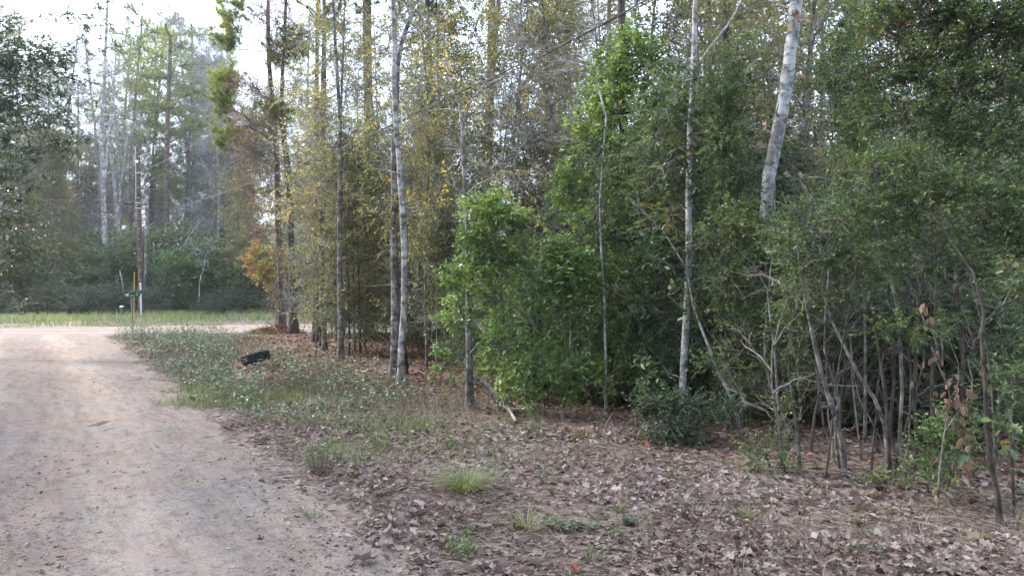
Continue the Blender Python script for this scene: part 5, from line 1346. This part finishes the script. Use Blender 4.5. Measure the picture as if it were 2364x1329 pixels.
x, y = gp(2255, 1262); fallen(x, y, .17, 'big_curl', .9, 'brownleaf', 'large tan leaf at the lower right in front of the dark trunk')
x, y = gp(2010, 1146); fallen(x, y, .15, 'big_curl', .7, 'brownleaf', 'upturned orange brown leaf below the curved pale stems')
G_L = ['grey oak leaves scattered on the verge', 'brown curled leaves scattered on the verge', 'tan lobed leaves scattered on the verge']
L_L = ['weathered grey lobed leaf lying in the litter on the verge', 'curled brown dead leaf lying in the litter on the verge', 'broad tan star shaped leaf lying in the litter on the verge']
cnt = 0
while cnt < 270:
    x, y = gpt(1, 4.3, 8.5); x, y = float(x[0]), float(y[0])
    if road_sd(x, y) > -.1: continue
    k = int(RNG.choice(3, p=[.45, .35, .2])); t = float(np.round(RNG.choice([.2, .35, .5, .6, .75]), 2))
    right = smooth(1.5, 3.5, x)
    sz = RNG.uniform(.05, .08) + .05 * right * RNG.random()
    fallen(x, y, sz, ['oak', 'fold' if RNG.random() < .5 else 'curl', 'star'][k], t, 'brownleaf' if RNG.random() < .25 + .5 * right else 'litter', L_L[k], G_L[k], .35, lift=.03)
    cnt += 1

# bramble and ground cover along the verge
def off_tyre(x, y):
    return np.maximum(smooth(.42, .62, np.abs(x + .375 * y)), smooth(1.5, 1.9, np.abs(y - 15.1)))
def bramble_zone(x, y):
    off = -road_sd(x, y)
    a = smooth(.1, .7, off) * smooth(4.3, 1.2, off) * smooth(8.4, 11, y) * smooth(27, 25, y)
    return a * smooth(.33, .52, fbm(x * .8, y * .8, 101) + .08 * smooth(11, 15, y)) * off_tyre(x, y)
mb = MB(); sb2 = MB()
n = 19000
y = RNG.uniform(8.6, 27, n); x = road_edge(y) + RNG.uniform(.1, 5.6, n)
k = RNG.random(n) < bramble_zone(x, y)
x, y = x[k], y[k]; n = len(x)
hgt = RNG.uniform(.02, .42, n) * (0.25 + 1.5 * smooth(.3, .7, fbm(x * 1.1, y * 1.1, 107)))
z = on_ground(x, y)
tip = np.stack([x + RNG.normal(size=n) * .08, y + RNG.normal(size=n) * .08, z + hgt], 1)
ft = np.stack([x, y, z - .02], 1)
s_ = np.arange(n) % 4 == 0
v, q = tubes(np.stack([ft, tip], 1)[s_], np.full((s_.sum(), 2), .0025), 3); sb2.add(v, q, .4)
for j in range(3):
    a = RNG.uniform(0, 6.283, n)
    d = np.stack([np.cos(a), np.sin(a), RNG.normal(size=n) * .3], 1)
    up = np.stack([RNG.normal(size=n) * .35, RNG.normal(size=n) * .35, np.ones(n)], 1)
    leaves(mb, tip - np.array([0, 0, .03 * j]), d, up, RNG.uniform(.04, .085, n), RNG.uniform(.028, .045, n), 'oval', np.clip(RNG.normal(.42, .3, n), 0, 1))
mb.obj('bramble', M['bramble'], None, kind='stuff', label='pale green bramble leaves covering the road verge around the tyre')
sb2.obj('bramble_stems', M['straw'], None, kind='stuff', label='thin brown bramble stems on the road verge')

# green grass: verge patches and the strip beyond the cross road
mb = MB()
for (px, py, r, n, hh) in [(540, 925, .8, 1500, .16), (640, 905, .7, 900, .16), (470, 900, .5, 500, .14), (870, 980, .7, 350, .18), (800, 1040, .5, 220, .15), (640, 965, .35, 200, .12), (950, 985, .5, 200, .2), (620, 772, .8, 400, .2)]:
    cx_, cy_ = gp(px, py)
    a = RNG.uniform(0, 6.28, n); rr = r * np.sqrt(RNG.random(n)) * (.6 + .8 * vnoise(np.cos(a) * 2 + px, np.sin(a) * 2, 3))
    x = cx_ + np.cos(a) * rr * 1.3; y = cy_ + np.sin(a) * rr
    b = np.stack([x, y, on_ground(x, y) - .01], 1)
    d = np.stack([RNG.normal(size=n) * .35, RNG.normal(size=n) * .35, np.ones(n)], 1)
    blades(mb, b, d, hh * RNG.uniform(.5, 1.4, n), .006, np.clip(RNG.normal(.35, .2, n), 0, 1), .5)
n = 36000
x = RNG.uniform(-46, 8, n); y = cross_far(x) + RNG.uniform(.1, 14, n) ** 1.0
dens = .35 + .65 * smooth(.35, .6, fbm(x * .35, y * .5, 111))
k = RNG.random(n) < dens; x, y = x[k], y[k]; n = len(x)
rel = y - cross_far(x)
b = np.stack([x, y, ground_z(x, y) - .02], 1)
d = np.stack([RNG.normal(size=n) * .3, RNG.normal(size=n) * .3, np.ones(n)], 1)
tone = np.clip(RNG.normal(.26, .18, n) + .28 * smooth(4, 10, rel) + .3 * (fbm(x * .25, y * .4, 117) - .5) * 2 + .3 * smooth(1.2, .2, rel), 0, 1)
blades(mb, b, d, (.16 + .3 * smooth(2, 8, rel)) * RNG.uniform(.6, 1.5, n), .022, tone, .4)
mb.obj('grass', M['grass'], None, kind='stuff', label='green and straw grass on the verge and beyond the crossroad')
# dry stalks through the litter
mb = MB()
n = 30000
x, y = gpt(n, 4.3, 26)
off = -road_sd(x, y)
k = (off > .2) & (RNG.random(n) < smooth(.4, .62, fbm(x * .7, y * .7, 131)) * (.25 + .75 * smooth(6, 9, y)) * smooth(7, 3, off + .1 * y))
x, y = x[k], y[k]; n = len(x)
b = np.stack([x, y, on_ground(x, y) - .01], 1)
d = np.stack([RNG.normal(size=n) * .45, RNG.normal(size=n) * .45, np.ones(n)], 1)
blades(mb, b, d, RNG.uniform(.1, .38, n), .005, np.clip(RNG.normal(.45, .25, n), 0, 1), .5)
n = 30000
x, y = gpt(n, 4.2, 14)
k = (road_sd(x, y) < -.2) & (RNG.random(n) < smooth(.42, .62, fbm(x * .9, y * .9, 137)))
x, y = x[k], y[k]; n = len(x)
b = np.stack([x, y, on_ground(x, y) + .015], 1)
a = RNG.uniform(0, 6.28, n); d = np.stack([np.cos(a), np.sin(a), RNG.random(n) * .35], 1)
blades(mb, b, d, RNG.uniform(.06, .24, n), .004, np.clip(RNG.normal(.62, .28, n), 0, 1), .3)
mb.obj('dry_grass', M['straw'], None, kind='stuff', label='thin dry straw and stalks among the fallen leaves')

# grey stalks standing among the brambles of the verge strip
mb = MB()
n = 16000
y = RNG.uniform(8.5, 26, n); off = RNG.uniform(.15, 5.5, n) ** 1.0
x = road_edge(y) + off / .82
k = RNG.random(n) < off_tyre(x, y) * smooth(5.5, 1.5, off) * (.25 + .75 * smooth(.35, .6, fbm(x * .8, y * .8, 151)))
x, y = x[k], y[k]; n = len(x)
b = np.stack([x, y, on_ground(x, y) - .01], 1)
d = np.stack([RNG.normal(size=n) * .3, RNG.normal(size=n) * .3, np.ones(n)], 1)
blades(mb, b, d, RNG.uniform(.12, .5, n) * (.4 + .6 * smooth(.2, 2, -road_sd(x, y))), .006, np.clip(RNG.normal(.35, .22, n), 0, 1), .3)
mb.obj('verge_stalks', M['straw'], None, kind='stuff', label='grey dry weed stalks standing in the road verge')
mb = MB()
n = 16000
y = RNG.uniform(7.0, 25, n); off = RNG.uniform(.1, 5, n)
x = road_edge(y) + off / .82
k = RNG.random(n) < off_tyre(x, y) * smooth(.38, .62, fbm(x * .6, y * .6, 161)) * smooth(5, 1.4, off)
x, y = x[k], y[k]; n = len(x)
b = np.stack([x, y, on_ground(x, y) - .01], 1)
d = np.stack([RNG.normal(size=n) * .4, RNG.normal(size=n) * .4, np.ones(n)], 1)
blades(mb, b, d, RNG.uniform(.06, .22, n), .007, np.clip(RNG.normal(.35, .22, n), 0, 1), .5)
mb.obj('verge_grass', M['grass'], None, kind='stuff', label='thin ragged green grass woven through the verge litter')

# individual small plants
def weed(px, py, h, r, n, label, mat='weed', shape='oval', L=.03, group=None, name='weed_plant', cat='plant'):
    x, y = gp(px, py); base = np.array([x, y, gz(x, y)])
    root = thing(name, label, cat, base, group)
    st = MB(); lf = MB()
    for k in range(n):
        a = RNG.uniform(0, 6.28); s = r * math.sqrt(RNG.random())
        f = np.array([math.cos(a) * s * .5, math.sin(a) * s * .5, -.01]); t = np.array([math.cos(a) * s, math.sin(a) * s, h * RNG.uniform(.5, 1)])
        P = np.stack([f, (f + t) / 2 + RNG.normal(size=3) * .01, t])
        v, q = tubes(P[None], np.array([[.003, .0025, .0015]]), 4); st.add(v, q, .4)
        m = int(9 * max(1, h / .15))
        u = np.linspace(.2, 1, m)[:, None]
        b = f * (1 - u) + t * u
        aa = np.arange(m) * 2.4
        d = np.stack([np.cos(aa), np.sin(aa), np.full(m, .5)], 1)
        leaves(lf, b, d, np.tile([0, 0, 1.0], (m, 1)) + RNG.normal(size=(m, 3)) * .2, L * RNG.uniform(.6, 1.3, m), L * .4, shape, np.clip(RNG.normal(.5, .22, m), 0, 1))
    st.obj('stems', M['straw'], root, kind='stuff'); lf.obj('leaves', M[mat], root, kind='stuff')
    return root
weed(738, 1092, .34, .14, 18, 'tallest feathery green weed beside the lower road edge')
weed(825, 1095, .24, .08, 9, 'narrow green weed right of the tallest feathery weed')
weed(772, 1060, .22, .16, 14, 'low bushy weed just behind the tallest feathery weed')
weed(868, 1035, .2, .18, 16, 'spreading yellow green weed on the middle verge')
weed(720, 1195, .08, .09, 5, 'little green sprig close to the road edge')
weed(1065, 1275, .12, .17, 22, 'soft pale green weed patch low in the foreground litter')
weed(1085, 1240, .1, .1, 7, 'small weed just behind the pale green foreground patch')
weed(1040, 1035, .16, .12, 14, 'yellowish weed clump before the slender mottled trunk')
weed(1015, 980, .16, .12, 8, 'bright yellow green sprig among grey stalks on the middle verge')
weed(1360, 1290, .16, .05, 4, 'upright thin weed standing near the bottom centre')
weed(1395, 1300, .12, .05, 3, 'second thin weed just right of the upright one at bottom')
weed(1300, 1215, .07, .15, 18, 'dark round leaved creeping plant on the leaf litter', 'bramble', 'oval', .045)
weed(1350, 1218, .07, .13, 10, 'creeping plant with blue green leaves right of its twin', 'bramble', 'oval', .045)
weed(1455, 1205, .07, .10, 7, 'small dark green seedling cluster right of the creeping plants', 'dark', 'oval', .045)
weed(1120, 1050, .12, .12, 8, 'grey green low weed behind the grass tuft', 'bramble', 'oval', .04)
weed(1230, 1000, .14, .16, 10, 'grey green weed patch before the fallen branch', 'bramble', 'oval', .04)
weed(690, 985, .14, .14, 8, 'green weed at the end of the bramble strip', 'weed')
weed(1500, 975, .22, .12, 8, 'long leaved green plant at the wood edge by the yaupon bush', 'dark', 'oval', .09)
G_S = 'tiny green sprigs in the leaf litter'
for k in range(60):
    x, y = gpt(1, 4.4, 9.5); x, y = float(x[0]), float(y[0])
    if road_sd(x, y) > -.15 or x > 2.2 + .1 * y: continue
    px = 1182 + x / y * FPX; py = 664.5 + CAM_H / y * FPX
    weed(px, py, RNG.uniform(.04, .11), RNG.uniform(.04, .1), int(RNG.integers(3, 7)), 'tiny green sprig poking out of the leaf litter', 'weed' if RNG.random() < .7 else 'bramble', 'oval', .03, G_S)
def tuft(px, py, n, L, label, mat='grass', tone=.3, wd=.0045, bend=1.0):
    x, y = gp(px, py); root = thing('grass_tuft', label, 'grass tuft', (x, y, gz(x, y)))
    mb = MB(); a = RNG.uniform(0, 6.28, n); s = RNG.random(n)
    b = np.stack([np.cos(a) * .07 * s, np.sin(a) * .07 * s, np.full(n, -.01)], 1)
    d = np.stack([np.cos(a) * s * .9, np.sin(a) * s * .9, np.ones(n)], 1)
    blades(mb, b, d, L * RNG.uniform(.5, 1.25, n), wd, np.clip(RNG.normal(tone + .1, .32, n), 0, 1), bend, np.stack([np.cos(a), np.sin(a), np.zeros(n)], 1))
    mb.obj('blades', M[mat], root, kind='stuff')
tuft(1075, 1128, 420, .30, 'big arching grass tuft in the middle of the leaf litter', tone=.5, wd=.0042, bend=1.1)
tuft(1722, 1196, 90, .12, 'small bright green tuft on the leaf litter at right', tone=.25, bend=.6)
tuft(1215, 1215, 90, .2, 'thin dry grass tuft on the foreground litter', tone=.75)

# sticks and fallen branches
def stick(label, pts, r0, r1, mat='deadwood', name='fallen_branch', twigs=()):
    p = np.asarray(pts, float); base = p[0].copy()
    q_ = spline(p - base, 14); q_ = q_ + RNG.normal(size=q_.shape) * r0 * .25
    root = thing(name, label, 'branch', base)
    v, q = tubes(q_[None], np.linspace(r0, r1, 14)[None], 8); mb = MB(); mb.add(v, q)
    mb.add(np.vstack([v[:8], q_[0][None]]), [(i, (i + 1) % 8, 8) for i in range(8)])
    mb.obj('wood', M[mat], root, True)
    for (t, dv, l) in twigs:
        a = q_[int(t * 13)]; e = a + np.asarray(dv, float) * l
        v, q = tubes(np.stack([a, (a + e) / 2 + RNG.normal(size=3) * .03 * l, e])[None], np.array([[r1 * .9, r1 * .7, r1 * .4]]), 5); mb = MB(); mb.add(v, q); mb.obj('twig', M[mat], root, True)
    return root
def G(px, py, up=.02):
    x, y = gp(px, py); return np.array([x, y, gz(x, y) + up])
stick('broken pale ended dead branch slanting down to the verge', [W(1100, 872, 10.6), W(1135, 897, 10.5), W(1165, 935, 10.2), G(1195, 985, .03)], .035, .022, twigs=[(.5, (.6, .1, -.4), .7), (.8, (.5, -.3, .1), .5)])
stick('thin forked grey branch arching onto the verge beside the broken branch', [W(1150, 905, 10.1), W(1172, 950, 9.9), W(1176, 972, 9.6), G(1188, 985, .02)], .014, .006, twigs=[(.4, (.7, -.2, .5), .5), (.7, (.5, -.5, .1), .45)])
stick('pale fallen branch lying flat in front of the slim pale trunk', [G(783, 856), G(820, 854, .06), G(858, 857)], .03, .018, twigs=[(.3, (.2, .2, .6), .3)])
stick('leaning grey dead limb behind the bright glossy bush', [W(1100, 740, 12), W(1125, 775, 11.9), W(1165, 830, 11.7), W(1180, 850, 11.6)], .04, .03)
stick('pale stick lying on the leaf litter at right', [G(1905, 1172), G(1940, 1160, .04), G(1972, 1147, .03)], .011, .007)
stick('small grey stick below the pale one on the litter', [G(1920, 1218), G(1945, 1216, .02), G(1965, 1222)], .007, .004)
stick('thin slanted stick propped against the evergreen bush', [G(1305, 962), W(1335, 945, 9.7), W(1365, 925, 9.9)], .009, .006)
stick('dark broken brown slab of trunk leaning behind the twin trunks', [G(941, 858, 0), W(937, 820, 14.3), W(933, 790, 14.4)], .05, .04, 'darkbark', 'leaning_snag')
G_T = 'thin twigs lying in the leaf litter'
for k in range(40):
    x, y = gpt(1, 4.4, 13); x, y = float(x[0]), float(y[0])
    if road_sd(x, y) > -.1: continue
    a = RNG.uniform(0, 6.28); l = RNG.uniform(.12, .4)
    p0 = np.array([0, 0, .03]); p1 = np.array([math.cos(a) * l, math.sin(a) * l, .03 + RNG.random() * .04])
    P = spline([p0, (p0 + p1) / 2 + RNG.normal(size=3) * .05 * l, p1], 5)
    v, q = tubes(P[None], np.linspace(.005, .002, 5)[None], 4); mb = MB(); mb.add(v, q)
    o = mb.obj('fallen_twig', M['deadwood'], None, True, label='thin dry twig lying in the leaf litter', category='twig', group=G_T); o.location = (x, y, gz(x, y))
# heap of dead fronds at the corner pine's foot
x, y = W(640, 770, 27.5)[:2]; root = thing('brush_heap', 'rusty heap of dead brush at the corner pine foot', 'brush heap', (x, y, gz(x, y)))
mb = MB(); n = 700
a = RNG.uniform(0, 6.28, n); s = np.sqrt(RNG.random(n))
b = np.stack([np.cos(a) * s * 1.1, np.sin(a) * s * .8, .38 * (1 - s ** 2) * RNG.random(n)], 1)
d = np.stack([RNG.normal(size=n), RNG.normal(size=n), RNG.normal(size=n) * .4 + .1], 1)
blades(mb, b, d, RNG.uniform(.2, .55, n), .02, np.clip(RNG.normal(.4, .25, n), 0, 1), .5); mb.obj('dead_stems', M['rustlitter'], root, kind='stuff')

# tell apart by place those copies that nothing else tells apart
_by = {}
for o in S.objects:
    if o.parent is None and o.get('group') in (G_IN, G_FAR, G_FARB) and 'label' in o:
        _by.setdefault(o['label'], []).append(o)
_N = ['', '', 'two', 'three', 'four', 'five']
_O = ['leftmost', 'second from left', 'third from left', 'fourth from left', 'fifth from left']
for lab_, os_ in _by.items():
    n_ = len(os_)
    if 2 <= n_ <= 5:
        os_.sort(key=lambda o: o.location.x / max(o.location.y, .1))
        for i_, o in enumerate(os_):
            w_ = 'rightmost' if i_ == n_ - 1 else _O[i_]
            if len((lab_ + ' ' + w_ + ' of ' + _N[n_]).replace(',', ' ').split()) <= 16:
                o['label'] = lab_ + ', ' + w_ + ' of ' + _N[n_]

# ------------------------------------------------------------------ the thin damp air between here and the far wood
if HAZE:
    hm = bpy.data.materials.new('damp_air'); hm.use_nodes = True; hn = hm.node_tree; hn.nodes.clear()
    ho = hn.nodes.new('ShaderNodeOutputMaterial'); hv = hn.nodes.new('ShaderNodeVolumePrincipled')
    hv.inputs['Color'].default_value = (.93, .95, .98, 1); hv.inputs['Density'].default_value = HAZE; hv.inputs['Anisotropy'].default_value = .3
    hn.links.new(hv.outputs[0], ho.inputs['Volume'])
    mb = MB(); box(mb, (-425, -85, -1.6), (425, 605, 34)); mb.obj('haze', hm, None, kind='stuff', label='thin pale haze between the lane and the far wood')
    S.cycles.volume_bounces = 1
